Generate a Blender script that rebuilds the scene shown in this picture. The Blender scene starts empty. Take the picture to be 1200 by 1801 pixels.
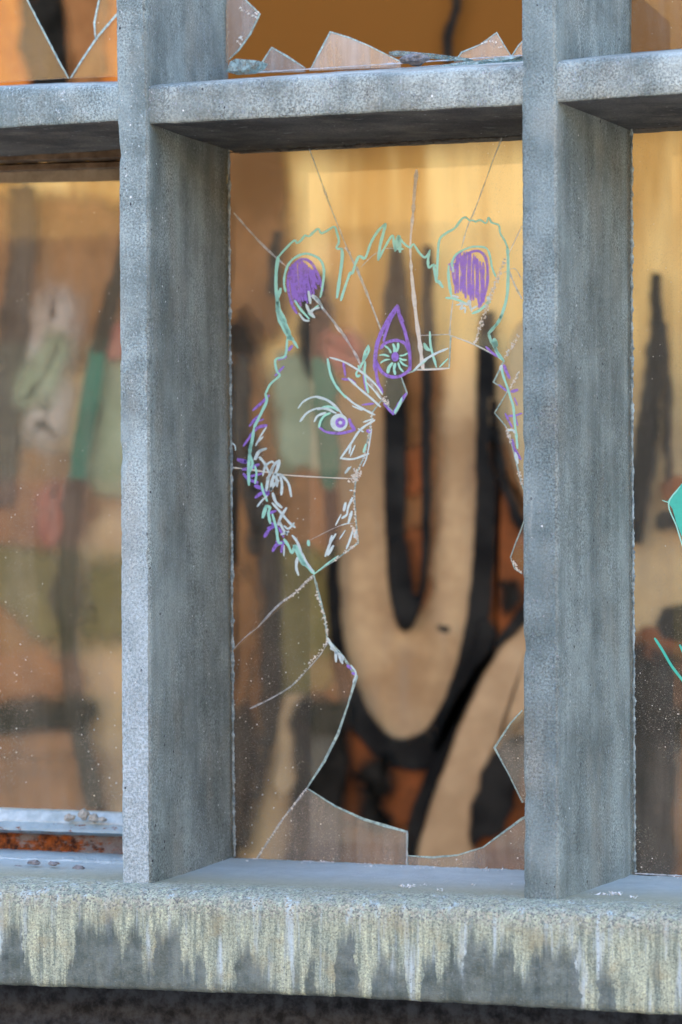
import bpy, bmesh, math, random
from mathutils import Vector, noise
random.seed(7)
sc = bpy.context.scene
COL = sc.collection
# ------------------------------------------------------------------ camera
TH = math.radians(19.0); D = 5.8; FP = 5800.0; HY = 945.0
CAM = Vector((D*math.sin(TH), -D*math.cos(TH), 0))
FW = Vector((-math.sin(TH), math.cos(TH), 0)); RT = Vector((math.cos(TH), math.sin(TH), 0)); UP = Vector((0, 0, 1))
cd = bpy.data.cameras.new("camera"); cam = bpy.data.objects.new("camera", cd); COL.objects.link(cam)
cam.location = CAM; cam.rotation_euler = (math.pi/2, 0, TH)
cd.sensor_fit = 'VERTICAL'; cd.sensor_height = 36; cd.lens = 36*FP/1801; cd.shift_y = (HY-900.5)/1801
cd.clip_start = .1; cd.clip_end = 500
cd.dof.use_dof = True; cd.dof.focus_distance = 5.93; cd.dof.aperture_fstop = 2.9
sc.camera = cam
# ------------------------------------------------------------------ world, sun, exposure
EL = math.radians(40); AZ = math.radians(-20)
w = bpy.data.worlds.new("World"); sc.world = w; w.use_nodes = True
nt = w.node_tree; nt.nodes.clear()
sky = nt.nodes.new('ShaderNodeTexSky'); sky.sky_type = 'NISHITA'; sky.sun_disc = False
sky.sun_elevation = EL; sky.sun_rotation = AZ; sky.air_density = 1.0; sky.dust_density = 1.0; sky.ozone_density = .35
bg = nt.nodes.new('ShaderNodeBackground'); bg.inputs[1].default_value = .15
wo = nt.nodes.new('ShaderNodeOutputWorld')
nt.links.new(sky.outputs[0], bg.inputs[0]); nt.links.new(bg.outputs[0], wo.inputs[0])
sl = bpy.data.lights.new("sun", 'SUN'); sl.energy = 2.3; sl.angle = math.radians(.5); sl.color = (1, .93, .82)
so = bpy.data.objects.new("sun", sl); COL.objects.link(so)
sd = Vector((math.sin(AZ)*math.cos(EL), math.cos(AZ)*math.cos(EL), math.sin(EL)))
so.rotation_euler = sd.to_track_quat('Z', 'Y').to_euler()
sc.view_settings.view_transform = 'Standard'; sc.view_settings.look = 'None'
sc.view_settings.exposure = 2.52; sc.view_settings.gamma = 1
sc.cycles.transparent_max_bounces = 24
# ------------------------------------------------------------------ planes
G = 0.43       # glass
W = 3.44       # painted wall inside
OF = 9.0       # far side of the street
def at(px, py, Y):
    d = FW*FP + RT*(px-600) + UP*(HY-py)
    return CAM + d*((Y-CAM.y)/d.y)
# ------------------------------------------------------------------ node helpers
class M:
    def __init__(s, name):
        s.m = bpy.data.materials.new(name); s.m.use_nodes = True; s.t = s.m.node_tree; s.t.nodes.clear()
        s.out = s.t.nodes.new('ShaderNodeOutputMaterial')
        s.tc = s.t.nodes.new('ShaderNodeTexCoord'); s.co = s.tc.outputs['Object']
    def n(s, ty, **k):
        n = s.t.nodes.new(ty)
        for a, v in k.items(): setattr(n, a, v)
        return n
    def l(s, a, b): s.t.links.new(a, b)
    def put(s, sock, v):
        if hasattr(v, 'is_output') or isinstance(v, bpy.types.NodeSocket): s.l(v, sock)
        else: sock.default_value = v
    def map(s, scale=(1,1,1), loc=(0,0,0)):
        n = s.n('ShaderNodeMapping'); s.l(s.co, n.inputs[0]); n.inputs['Scale'].default_value = scale; n.inputs['Location'].default_value = loc
        return n.outputs[0]
    def noise(s, scale, detail=4, rough=.6, vec=None, dist=0):
        n = s.n('ShaderNodeTexNoise'); s.l(vec or s.co, n.inputs['Vector'])
        n.inputs['Scale'].default_value = scale; n.inputs['Detail'].default_value = detail; n.inputs['Roughness'].default_value = rough
        n.inputs['Distortion'].default_value = dist
        return n.outputs['Fac']
    def voro(s, scale, vec=None, feature='F1'):
        n = s.n('ShaderNodeTexVoronoi', feature=feature); s.l(vec or s.co, n.inputs['Vector']); n.inputs['Scale'].default_value = scale
        return n.outputs['Distance']
    def voroc(s, scale, vec=None):
        n = s.n('ShaderNodeTexVoronoi'); s.l(vec or s.co, n.inputs['Vector']); n.inputs['Scale'].default_value = scale
        return n.outputs['Color']
    def step(s, v, a, b, c=0.0, d=1.0):
        n = s.n('ShaderNodeMapRange', interpolation_type='SMOOTHSTEP'); s.l(v, n.inputs[0])
        for i, x in enumerate((a, b, c, d)): n.inputs[i+1].default_value = x
        return n.outputs[0]
    def math(s, op, a, b=0.0, clamp=False):
        n = s.n('ShaderNodeMath', operation=op); n.use_clamp = clamp; s.put(n.inputs[0], a); s.put(n.inputs[1], b)
        return n.outputs[0]
    def mix(s, f, a, b, mode='MIX'):
        n = s.n('ShaderNodeMix', data_type='RGBA', blend_type=mode)
        s.put(n.inputs[0], f)
        for i, v in ((6, a), (7, b)):
            if isinstance(v, tuple): v = (*v[:3], 1)
            s.put(n.inputs[i], v)
        return n.outputs[2]
    def sep(s):
        n = s.n('ShaderNodeSeparateXYZ'); s.l(s.co, n.inputs[0]); return n.outputs
    def comb(s, x, y, z):
        n = s.n('ShaderNodeCombineXYZ')
        for i, v in enumerate((x, y, z)): s.put(n.inputs[i], v)
        return n.outputs[0]
    def bump(s, h, st=.4, dist=.003):
        n = s.n('ShaderNodeBump'); n.inputs['Strength'].default_value = st; n.inputs['Distance'].default_value = dist; s.l(h, n.inputs['Height'])
        return n.outputs[0]
    def pbr(s, col, rough=.8, normal=None, spec=.3, metal=0):
        n = s.n('ShaderNodeBsdfPrincipled')
        if isinstance(col, tuple): col = (*col[:3], 1)
        s.put(n.inputs['Base Color'], col); s.put(n.inputs['Roughness'], rough); n.inputs['Specular IOR Level'].default_value = spec
        n.inputs['Metallic'].default_value = metal
        if normal: s.l(normal, n.inputs['Normal'])
        return n.outputs[0]
    def shmix(s, f, a, b):
        n = s.n('ShaderNodeMixShader'); s.put(n.inputs[0], f); s.l(a, n.inputs[1]); s.l(b, n.inputs[2]); return n.outputs[0]
    def transp(s, col=(1,1,1)):
        n = s.n('ShaderNodeBsdfTransparent'); n.inputs[0].default_value = (*col, 1); return n.outputs[0]
    def done(s, sh): s.l(sh, s.out.inputs['Surface']); return s.m

def mat_concrete(name, lo, hi, fleck=.5, streak=.5, fleckcol=(.62,.66,.72), pits=1.0, wash=0):
    m = M(name)
    big = m.noise(7, 5, .6)
    st = m.noise(1, 4, .6, m.map((17, 17, 1.6)))
    st2 = m.noise(1, 4, .6, m.map((140, 140, 7)))
    f = m.math('ADD', m.math('MULTIPLY', big, 1-streak*.6), m.math('MULTIPLY', st, streak*.6))
    f = m.math('ADD', f, m.math('MULTIPLY', m.math('SUBTRACT', st2, .5), streak*.22))
    c = m.mix(m.step(f, .34, .66), lo, hi)
    # warm and cool blotches
    c = m.mix(m.math('MULTIPLY', m.step(m.noise(11, 3, .5, m.map((1,1,.35), (3,1,2))), .5, .7), .35), c, (.30, .275, .215))
    grain = m.noise(260, 3, .7)
    gp = m.step(m.noise(12, 4, .65, m.map((1,1,.5), (7,7,7))), .35, .65, .35, 1.0)
    c = m.mix(gp, c, m.mix(m.step(grain, .32, .68), (.42,.42,.42), (1.5,1.5,1.5)), 'MULTIPLY')
    c = m.mix(m.math('MULTIPLY', m.step(m.noise(1, 5, .7, m.map((30, 30, 4.5), (9,4,1))), .60, .74), .55*(1-streak*.8)), c, (.48,.52,.49))
    c = m.mix(m.math('MULTIPLY', m.step(m.noise(1, 5, .7, m.map((24, 24, 5), (2,14,6))), .58, .74), .5*(1-streak*.8)), c, (.07,.08,.08))
    if wash:   # brighter bluish-white tone mixed into the lower half of the post
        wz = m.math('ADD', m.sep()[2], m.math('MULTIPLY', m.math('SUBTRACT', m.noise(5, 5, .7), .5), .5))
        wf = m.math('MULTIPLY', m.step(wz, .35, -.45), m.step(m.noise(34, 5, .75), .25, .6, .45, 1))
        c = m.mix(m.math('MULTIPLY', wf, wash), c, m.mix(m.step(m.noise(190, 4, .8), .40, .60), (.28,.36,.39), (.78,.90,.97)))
    # pale flecks and short scratches
    fl = m.step(m.noise(150, 5, .8, m.map((1,1,.7))), .55, .66)
    fl = m.math('MULTIPLY', fl, m.step(m.noise(9, 3, .6), .38, .62, .25, 1))
    c = m.mix(m.math('MULTIPLY', fl, fleck), c, fleckcol)
    sc_ = m.step(m.noise(1, 4, .7, m.map((60, 60, 330), (1, 2, 3)), dist=1.5), .66, .72)
    c = m.mix(m.math('MULTIPLY', sc_, fleck*.6), c, fleckcol)
    # bug holes
    v = m.n('ShaderNodeTexVoronoi'); m.l(m.map((1,1,1), (.3,.2,.1)), v.inputs['Vector']); v.inputs['Scale'].default_value = 34
    sp = m.n('ShaderNodeSeparateColor'); m.l(v.outputs['Color'], sp.inputs[0])
    rad = m.math('MULTIPLY', m.step(sp.outputs[0], .60, 1.0), .085*min(1.4, pits))
    wob = m.math('MULTIPLY', m.math('SUBTRACT', m.noise(300, 2, .5), .5), .05)
    hole = m.math('LESS_THAN', m.math('ADD', v.outputs['Distance'], wob), m.math('SUBTRACT', rad, .012))
    v2 = m.n('ShaderNodeTexVoronoi'); m.l(m.map((1,1,.8), (5,2,.7)), v2.inputs['Vector']); v2.inputs['Scale'].default_value = 95
    sp2 = m.n('ShaderNodeSeparateColor'); m.l(v2.outputs['Color'], sp2.inputs[0])
    hole2 = m.math('LESS_THAN', v2.outputs['Distance'], m.math('MULTIPLY', m.step(sp2.outputs[0], .80, 1.0), .20))
    hole = m.math('MAXIMUM', hole, m.math('MULTIPLY', hole2, m.step(m.noise(8, 2, .5), .42, .6)))
    # white paint or lime spots
    v3 = m.n('ShaderNodeTexVoronoi'); m.l(m.map((1,1,1), (2,7,.2)), v3.inputs['Vector']); v3.inputs['Scale'].default_value = 60
    sp3 = m.n('ShaderNodeSeparateColor'); m.l(v3.outputs['Color'], sp3.inputs[0])
    c = m.mix(m.math('LESS_THAN', m.math('ADD', v3.outputs['Distance'], wob), m.math('MULTIPLY', m.step(sp3.outputs[0], .82, 1.0), .12)), c, (.80,.82,.82))
    c = m.mix(hole, c, (.03,.03,.035))
    h = m.math('ADD', m.math('MULTIPLY', grain, .6), m.math('MULTIPLY', m.noise(60, 4, .7), .8))
    h = m.math('ADD', h, m.math('MULTIPLY', fl, .5))
    h = m.math('SUBTRACT', h, m.math('MULTIPLY', hole, 2.5))
    return m.done(m.pbr(c, .72, m.bump(h, .8, .0026), .45))

def mat_sill():
    m = M('weathered_sill_concrete'); x, y, z = m.sep()
    ztop = at(600, 1590, -.07).z
    tilt = m.math('ADD', z, m.math('MULTIPLY', x, SILLTILT))           # height measured along the sill's own edge
    d = m.math('SUBTRACT', ztop, tilt)                                # metres below the top edge
    xv = m.comb(x, 0.0, 0.0)
    def n1(sc_, det, off):
        mp = m.n('ShaderNodeMapping'); m.l(xv, mp.inputs[0]); mp.inputs['Location'].default_value = (off, off*.7, 3)
        return m.noise(sc_, det, .55, mp.outputs[0])
    # drip lengths read along the sill, in metres of lime streak below the edge
    X0, X1 = at(0, 1660, -.07).x, at(1200, 1660, -.07).x
    mr = m.n('ShaderNodeMapRange'); m.l(m.math('ADD', x, m.math('MULTIPLY', m.math('SUBTRACT', m.noise(24, 4, .7), .5), .035)), mr.inputs[0]); mr.inputs[1].default_value = X0; mr.inputs[2].default_value = X1
    fc = m.n('ShaderNodeFloatCurve'); m.l(mr.outputs[0], fc.inputs[1]); cv = fc.mapping.curves[0]
    DR = [(0,120),(14,60),(22,40),(40,44),(50,110),(70,170),(125,165),(138,100),(145,38),(200,32),(222,50),(231,72),(240,40),(258,42),(268,110),(282,118),(292,45),(318,40),(330,45),(340,100),(360,118),(378,85),(392,140),(425,160),(445,70),(458,75),(470,105),
          (500,118),(525,170),(550,160),(566,90),(585,150),(608,150),(618,45),(645,40),(655,120),(668,185),(680,110),(690,70),(702,80),(720,100),(732,110),(744,185),(758,175),(768,75),(780,60),(792,118),(803,70),(812,30),(822,75),(832,92),(842,35),(866,28),(876,58),(886,62),(898,42),(915,40),(928,85),(942,85),(955,50),(975,40),(1000,42),(1022,60),(1036,150),(1056,190),(1068,80),(1084,95),(1094,190),(1200,200)]
    cv.points[0].location = (0, DR[0][1]/250); cv.points[1].location = (1, DR[-1][1]/250)
    for k_ in range(1, len(DR)-1):
        a, b = DR[k_]; l_ = min(6, (a-DR[k_-1][0])*.36); r_ = min(6, (DR[k_+1][0]-a)*.36)
        for a2 in (a-l_, a+r_): cv.points.new(a2/1200, b/250)
    for p_ in cv.points: p_.handle_type = 'AUTO_CLAMPED'
    fc.mapping.update()
    ln = m.math('ADD', m.math('MULTIPLY', fc.outputs[0], .235), .022)
    ln = m.math('ADD', ln, m.math('MULTIPLY', m.math('SUBTRACT', n1(60, 3, 5.1), .5), .06))
    ln = m.math('ADD', ln, m.math('MULTIPLY', m.math('SUBTRACT', m.noise(60, 3, .6), .5), .02))
    fb = m.noise(1, 4, .65, m.map((95, 30, 7), (8,8,8)))
    drip = m.step(m.math('ADD', m.math('SUBTRACT', d, ln), m.math('MULTIPLY', m.math('SUBTRACT', fb, .5), .09)), -.030, .022)
    drip = m.math('MULTIPLY', drip, m.step(m.noise(42, 5, .75), .18, .45, .8, 1.0))
    # grey shows through the streaks, streaks ghost over the grey
    drip = m.math('ADD', m.math('MULTIPLY', drip, .9), m.math('MULTIPLY', m.step(m.noise(1, 3, .6, m.map((40, 10, 4), (1,9,5))), .55, .75), .45), True)             # 1 below the drips
    fine = m.noise(1, 5, .7, m.map((120, 60, 9)))
    pale = m.mix(m.step(fine, .32, .68), (.27,.32,.26), (.66,.70,.50))
    pale = m.mix(1.0, pale, m.mix(m.step(m.noise(280, 3, .75), .35, .65), (.62,.64,.66), (1.2,1.2,1.2)), 'MULTIPLY')
    pale = m.mix(m.step(m.noise(1, 3, .6, m.map((55, 40, 5), (4,4,4))), .52, .7), pale, (.58,.68,.68))
    pale = m.mix(m.math('MULTIPLY', m.step(m.noise(14, 3, .6), .5, .68), .55), pale, (.42,.37,.22))
    dark = m.mix(m.step(m.noise(22, 5, .7), .3, .7), (.075,.10,.092), (.21,.25,.23))
    dark = m.mix(m.math('MULTIPLY', m.step(m.noise(150, 4, .7), .6, .7), .5), dark, (.35,.40,.42))
    c = m.mix(drip, pale, dark)
    # aggregate showing near the eroded edge
    ag = m.voroc(300); sp = m.n('ShaderNodeSeparateColor'); m.l(ag, sp.inputs[0])
    band = m.step(m.math('ABSOLUTE', m.math('SUBTRACT', d, -.002)), .012, .05, 1, 0)
    agc = m.mix(sp.outputs[0], (.16,.18,.17), (.60,.59,.46))
    c = m.mix(m.math('MULTIPLY', band, m.step(sp.outputs[1], .45, .6)), c, agc)
    spk = m.math('MULTIPLY', m.step(m.noise(230, 2, .7), .60, .66), m.math('SUBTRACT', 1.0, drip))
    c = m.mix(m.math('MULTIPLY', spk, .6), c, (.10,.13,.14))
    # lip on the very bottom: white lime line
    # the top: blue sky reflection painted in near the glass, ochre near the edge
    top = m.step(y, -.02, .10)
    tcol = m.mix(m.noise(22, 4, .6), (.38,.47,.49), (.62,.72,.74))
    tcol = m.mix(m.math('MULTIPLY', m.step(m.noise(90, 4, .7), .55, .68), .6), tcol, (.62,.66,.68))
    tcol = m.mix(m.step(y, .02, .28), m.mix(m.noise(60, 4, .7), (.28,.30,.22), (.56,.55,.40)), tcol)
    c = m.mix(top, c, tcol)
    h = m.math('ADD', m.math('MULTIPLY', m.noise(200, 4, .75), 1.0), m.math('MULTIPLY', m.noise(45, 4, .7), 1.2))
    return m.done(m.pbr(c, .8, m.bump(h, .8, .004), .3))

def mat_plain(name, a, b, scale=20, rough=.8, bump=.3, spec=.3, metal=0, bs=None):
    m = M(name); f = m.noise(scale, 5, .65)
    return m.done(m.pbr(m.mix(m.step(f, .3, .7), a, b), rough, m.bump(m.noise(bs or scale*4, 4, .7), bump, .002), spec, metal))

def mat_glass(name, film=.14, tint=(.93,.96,.93), dust=(.62,.52,.42), refl=.9, low_=1.5):
    m = M(name); x, y, z = m.sep()
    gl = m.n('ShaderNodeBsdfGlossy'); gl.inputs['Roughness'].default_value = .015
    wav = m.bump(m.noise(2.2, 2, .4), .03, .02); m.l(wav, gl.inputs['Normal'])
    fr = m.n('ShaderNodeFresnel'); fr.inputs[0].default_value = 1.5
    base = m.shmix(m.math('MULTIPLY', fr.outputs[0], refl, True), m.transp(tint), gl.outputs[0])
    dif = m.n('ShaderNodeBsdfDiffuse')
    # dusty film in vertical wipes, dots and fine scratches
    fl = m.math('MULTIPLY', m.step(m.noise(1, 5, .65, m.map((30, 1, 3))), .25, .8, .45, 1.5), film)
    fl = m.math('MULTIPLY', fl, m.step(m.noise(3.5, 4, .6), .3, .7, .6, 1.4))
    low = m.step(z, -.62, -.30, low_, .9); fl = m.math('MULTIPLY', fl, low)
    v = m.n('ShaderNodeTexVoronoi'); m.l(m.co, v.inputs['Vector']); v.inputs['Scale'].default_value = 85
    sp = m.n('ShaderNodeSeparateColor'); m.l(v.outputs['Color'], sp.inputs[0])
    dens = m.math('MULTIPLY', m.step(m.noise(5, 3, .6), .34, .60), m.step(z, -.65, .45, 1.0, .45))
    r = m.math('MULTIPLY', m.math('MULTIPLY', m.step(sp.outputs[0], .45, 1.0), .145), dens)
    dot = m.math('LESS_THAN', v.outputs['Distance'], r)
    gr = m.math('MULTIPLY', m.step(m.noise(330, 4, .8), .57, .68), m.math('MULTIPLY', dens, .6))
    scr = m.math('MULTIPLY', m.step(m.noise(1, 3, .6, m.map((500, 1, 16)), dist=.6), .70, .76), .12)
    fac = m.math('ADD', m.math('ADD', fl, gr), m.math('ADD', m.math('MULTIPLY', dot, .8), scr), True)
    m.l(m.mix(m.math('MAXIMUM', dot, gr), dust, (.9,.9,.85)), dif.inputs[0])
    return m.done(m.shmix(fac, base, dif.outputs[0]))

def mat_edge(name, col, k=.35, lo=.45):
    m = M(name)
    c = m.mix(m.step(m.noise(130, 3, .7), .3, .7), tuple(v*lo for v in col), col)
    a = m.pbr(c, .25, m.bump(m.noise(160, 3, .8), .9, .004), 1.0)
    return m.done(m.shmix(m.step(m.noise(90, 3, .7), .35, .65, k*.4, k*1.6), a, m.transp((.9,1,.97))))

def mat_ink(name, col, wear=.25):
    m = M(name)
    f = m.step(m.noise(150, 3, .7), .45, .75, 0, wear)
    c = m.mix(m.noise(70, 3, .6), tuple(v*.82 for v in col), col)
    return m.done(m.shmix(f, m.pbr(c, .45, None, .3), m.transp()))

def mat_paint(name, a, b, wear=.12, scale=6, softn=1.1):
    m = M(name)
    c = m.mix(m.step(m.noise(scale, 5, .6), .3, .7), a, b)
    f = m.step(m.noise(5, 6, .65), .56, .74, 0, wear)
    at_ = m.n('ShaderNodeAttribute'); at_.attribute_name = 'cov'
    cov = m.math('ADD', at_.outputs['Fac'], m.math('MULTIPLY', m.math('SUBTRACT', m.noise(1, 5, .7, m.map((16, 16, 6))), .5), softn))
    cov = m.math('MULTIPLY', m.step(cov, .10, .92), m.math('SUBTRACT', 1.0, f))
    return m.done(m.shmix(cov, m.transp(), m.pbr(c, 1.0, None, .03)))

# ------------------------------------------------------------------ object helpers
def tag(o, label=None, cat=None, group=None, kind=None):
    if label: o['label'] = label
    if cat: o['category'] = cat
    if group: o['group'] = group
    if kind: o['kind'] = kind
    return o
def thing(name, loc, label, cat, group=None):
    o = bpy.data.objects.new(name, None); COL.objects.link(o); o.location = loc; o.empty_display_size = .05
    return tag(o, label, cat, group)
def off(p):
    v = Vector()
    while p: v += p.location; p = p.parent
    return v
def obj(name, bm, mats, parent=None, smooth=False, label=None, recalc=False):
    if recalc: bmesh.ops.recalc_face_normals(bm, faces=bm.faces)
    me = bpy.data.meshes.new(name); bm.to_mesh(me); bm.free()
    for m in (mats if isinstance(mats, (list, tuple)) else [mats]): me.materials.append(m)
    if smooth:
        for p in me.polygons: p.use_smooth = True
    o = bpy.data.objects.new(name, me); COL.objects.link(o)
    if parent: o.parent = parent; o.location = -off(parent)
    if label: o['label'] = label
    return o
def lerp(a, b, t): return a+(b-a)*t
def pl(pts, x):            # piecewise linear
    if x <= pts[0][0]: a, b = pts[0], pts[1]
    elif x >= pts[-1][0]: a, b = pts[-2], pts[-1]
    else:
        for a, b in zip(pts, pts[1:]):
            if a[0] <= x <= b[0]: break
    return a[1]+(b[1]-a[1])*(x-a[0])/(b[0]-a[0])
def jit(p, amp, s=14, z=1.0):
    q = Vector((p.x*s, p.y*s, p.z*s*z))
    n = noise.noise_vector(q)*.6 + noise.noise_vector(q*3.1)*.3 + noise.noise_vector(q*9)*.16
    return p + n*amp
def loft(rows, closed=False, caps=False, mi=None, bm=None):
    bm = bm or bmesh.new()
    vs = [[bm.verts.new(p) for p in r] for r in rows]
    n = len(rows[0])
    for i in range(len(vs)-1):
        for j in range(n if closed else n-1):
            k = (j+1) % n
            f = bm.faces.new((vs[i][j], vs[i][k], vs[i+1][k], vs[i+1][j]))
            if mi: f.material_index = mi(j)
    if caps:
        bm.faces.new(vs[0]); bm.faces.new(list(reversed(vs[-1])))
    return bm
def box(bm, a, b, mi=0):
    x0, y0, z0 = a; x1, y1, z1 = b
    v = [bm.verts.new(p) for p in ((x0,y0,z0),(x1,y0,z0),(x1,y1,z0),(x0,y1,z0),(x0,y0,z1),(x1,y0,z1),(x1,y1,z1),(x0,y1,z1))]
    for q in ((3,2,1,0),(4,5,6,7),(0,1,5,4),(1,2,6,5),(2,3,7,6),(3,0,4,7)):
        bm.faces.new([v[i] for i in q]).material_index = mi
    return bm
def smooth(pts, n=5, closed=False):
    P = [Vector((a[0], a[1])) for a in pts]
    if len(P) < 3: return P
    out = []
    m = len(P) if closed else len(P)-1
    for i in range(m):
        p1, p2 = P[i], P[(i+1) % len(P)]
        p0 = P[i-1] if (i > 0 or closed) else p1*2-p2
        p3 = P[(i+2) % len(P)] if (closed or i+2 < len(P)) else p2*2-p1
        for k in range(n):
            t = k/n
            out.append(.5*((2*p1)+(p2-p0)*t+(2*p0-5*p1+4*p2-p3)*t*t+(3*p1-p0-3*p2+p3)*t*t*t))
    if not closed: out.append(P[-1])
    return out
def ribbon(bm, pts, wd, Y, n=4, taper=True, wob=.12, mi=0, sm=True):
    """a flat marker stroke on the plane Y; pts and wd in photo pixels"""
    P = smooth(pts, n) if sm else [Vector(p) for p in pts]
    if len(P) == 2:
        a, b = P; P = [a.lerp(b, k/4) for k in range(5)]
    L = []; R = []
    for i, p in enumerate(P):
        t = (P[min(i+1, len(P)-1)]-P[max(i-1, 0)])
        if t.length < 1e-6: t = Vector((1, 0))
        t.normalize(); nn = Vector((-t.y, t.x))
        h = wd/2*(1+wob*noise.noise(Vector((p.x*.15, p.y*.15, wd))))
        if taper and i in (0, len(P)-1): h *= .55
        L.append(p+nn*h); R.append(p-nn*h)
    if taper:
        t0 = (P[0]-P[1]).normalized()*wd*.3; L[0] += t0; R[0] += t0
        t1 = (P[-1]-P[-2]).normalized()*wd*.3; L[-1] += t1; R[-1] += t1
    vl = [bm.verts.new(at(p.x, p.y, Y)) for p in L]; vr = [bm.verts.new(at(p.x, p.y, Y)) for p in R]
    for i in range(len(P)-1):
        f = bm.faces.new((vl[i], vl[i+1], vr[i+1], vr[i])); f.material_index = mi
def disc(bm, c, r, Y, n=22, r0=0, ry=1.0, mi=0):
    o = [bm.verts.new(at(c[0]+r*math.cos(a), c[1]+r*ry*math.sin(a), Y)) for a in [2*math.pi*k/n for k in range(n)]]
    if r0:
        q = [bm.verts.new(at(c[0]+r0*math.cos(a), c[1]+r0*ry*math.sin(a), Y)) for a in [2*math.pi*k/n for k in range(n)]]
        for k in range(n): bm.faces.new((o[k], o[(k+1) % n], q[(k+1) % n], q[k])).material_index = mi
    else: bm.faces.new(o).material_index = mi
def patch(bm, pts, Y, sm=4, mi=0, rag=0):
    P = smooth(pts, sm, True) if sm else [Vector(p) for p in pts]
    if rag: P = [p+Vector((noise.noise(Vector((p.x*.05, p.y*.05, 1))), noise.noise(Vector((p.x*.05, p.y*.05, 7)))))*rag for p in P]
    f = bm.faces.new([bm.verts.new(at(p.x, p.y, Y)) for p in P]); f.material_index = mi
    bmesh.ops.triangulate(bm, faces=[f])

# sill lines: photo pixels of each long edge (plane, line)
SILL = [(.50, [(-400,1476),(1600,1562)]), (G-.01, [(-400,1474),(410,1509),(1200,1542)]), (.2, [(-400,1502),(410,1536),(1200,1567)]), (0, [(-400,1528),(214,1552),(921,1580),(1600,1609)]),
        (-.045, [(-400,1540),(600,1578),(1200,1604),(1600,1622)]), (-.066, [(-400,1556),(600,1590),(1200,1617),(1600,1635)]),
        (-.072, [(-400,1574),(600,1606),(1200,1634),(1600,1652)]), (-.072, [(-400,1712),(0,1727),(600,1748),(1200,1781),(1600,1802)]),
        (-.066, [(-400,1717),(0,1732),(600,1753),(1200,1786),(1600,1807)]), (.16, [(-400,1700),(0,1712),(600,1733),(1200,1762),(1600,1780)])]
_a = at(0, 1572, -.07); _b = at(1200, 1620, -.07); SILLTILT = -(_b.z-_a.z)/(_b.x-_a.x)

# ------------------------------------------------------------------ materials
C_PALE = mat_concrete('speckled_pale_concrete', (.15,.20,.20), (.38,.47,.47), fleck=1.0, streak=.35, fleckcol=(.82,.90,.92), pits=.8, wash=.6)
C_GREY = mat_concrete('smooth_grey_concrete', (.145,.17,.155), (.325,.365,.335), fleck=.55, streak=.6, pits=1.6)
C_BEAML = mat_concrete('pale_beam_concrete', (.15,.20,.20), (.38,.47,.47), fleck=1.0, streak=.35, fleckcol=(.82,.90,.92), pits=.8)
C_BEAM = mat_concrete('streaked_beam_concrete', (.15,.185,.175), (.42,.475,.445), fleck=.8, streak=.45, pits=.5)
C_SOFF = mat_concrete('dark_soffit_concrete', (.05,.05,.05), (.15,.14,.125), fleck=.15, streak=.0, pits=.3)  # darker concrete tone for the beam undersides and backs
C_FACE = mat_concrete('grey_front_concrete', (.12,.165,.165), (.27,.34,.34), fleck=.6, streak=.4, pits=.7)
C_SILL = mat_sill()
PUTTY = mat_plain('crumbling_putty', (.13,.16,.16), (.50,.57,.56), 90, .9, .9, bs=200)
GLASS = mat_glass('dusty_window_glass', .05, refl=.85)
GLASS2 = mat_glass('dirty_window_glass', .075, refl=.55)
EDGE = mat_edge('teal_glass_edge', (.66,.92,.86), .18)
CRACK = mat_edge('crack_glint', (.86,.88,.88), .35, .7)
CRACKW = mat_edge('warm_crack_glint', (1.0,.95,.84), .04, .85)  # sky glint on the cracks put into a bright diffuse colour
MINT = mat_ink('mint_marker', (.50,1.0,.84), .12); PURP = mat_ink('purple_marker', (.42,.24,.88), .55)
WHIT = mat_ink('pale_blue_marker', (.82,.99,1.0), .15); TEAL = mat_ink('turquoise_marker', (.10,.72,.55), .1)
STONE = mat_plain('grey_stone', (.12,.12,.13), (.34,.33,.33), 60, .9, .8)
CRUMB = mat_plain('mortar_crumb', (.28,.27,.23), (.58,.56,.50), 80, .9, .9)
BOARD = None

# ------------------------------------------------------------------ setting: ground, pavement
bm = box(bmesh.new(), (-60, -60, -1.75), (60, 60, -1.6))
tag(obj('ground', bm, mat_plain('asphalt', (.04,.04,.04), (.07,.068,.065), 8, .9, .4)), kind='structure')
bm = box(bmesh.new(), (-40, -2.2, -1.6), (40, .2, -1.48))
tag(obj('pavement', bm, mat_plain('paving_concrete', (.25,.24,.22), (.38,.36,.33), 5, .9, .3)), kind='structure')
bm = box(bmesh.new(), (-40, -OF+.01, -1.6), (40, -OF+3.6, -1.48))
tag(obj('far_pavement', bm, mat_plain('far_paving', (.26,.25,.22), (.34,.32,.29), 5, .9, .3)), kind='structure')

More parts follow.
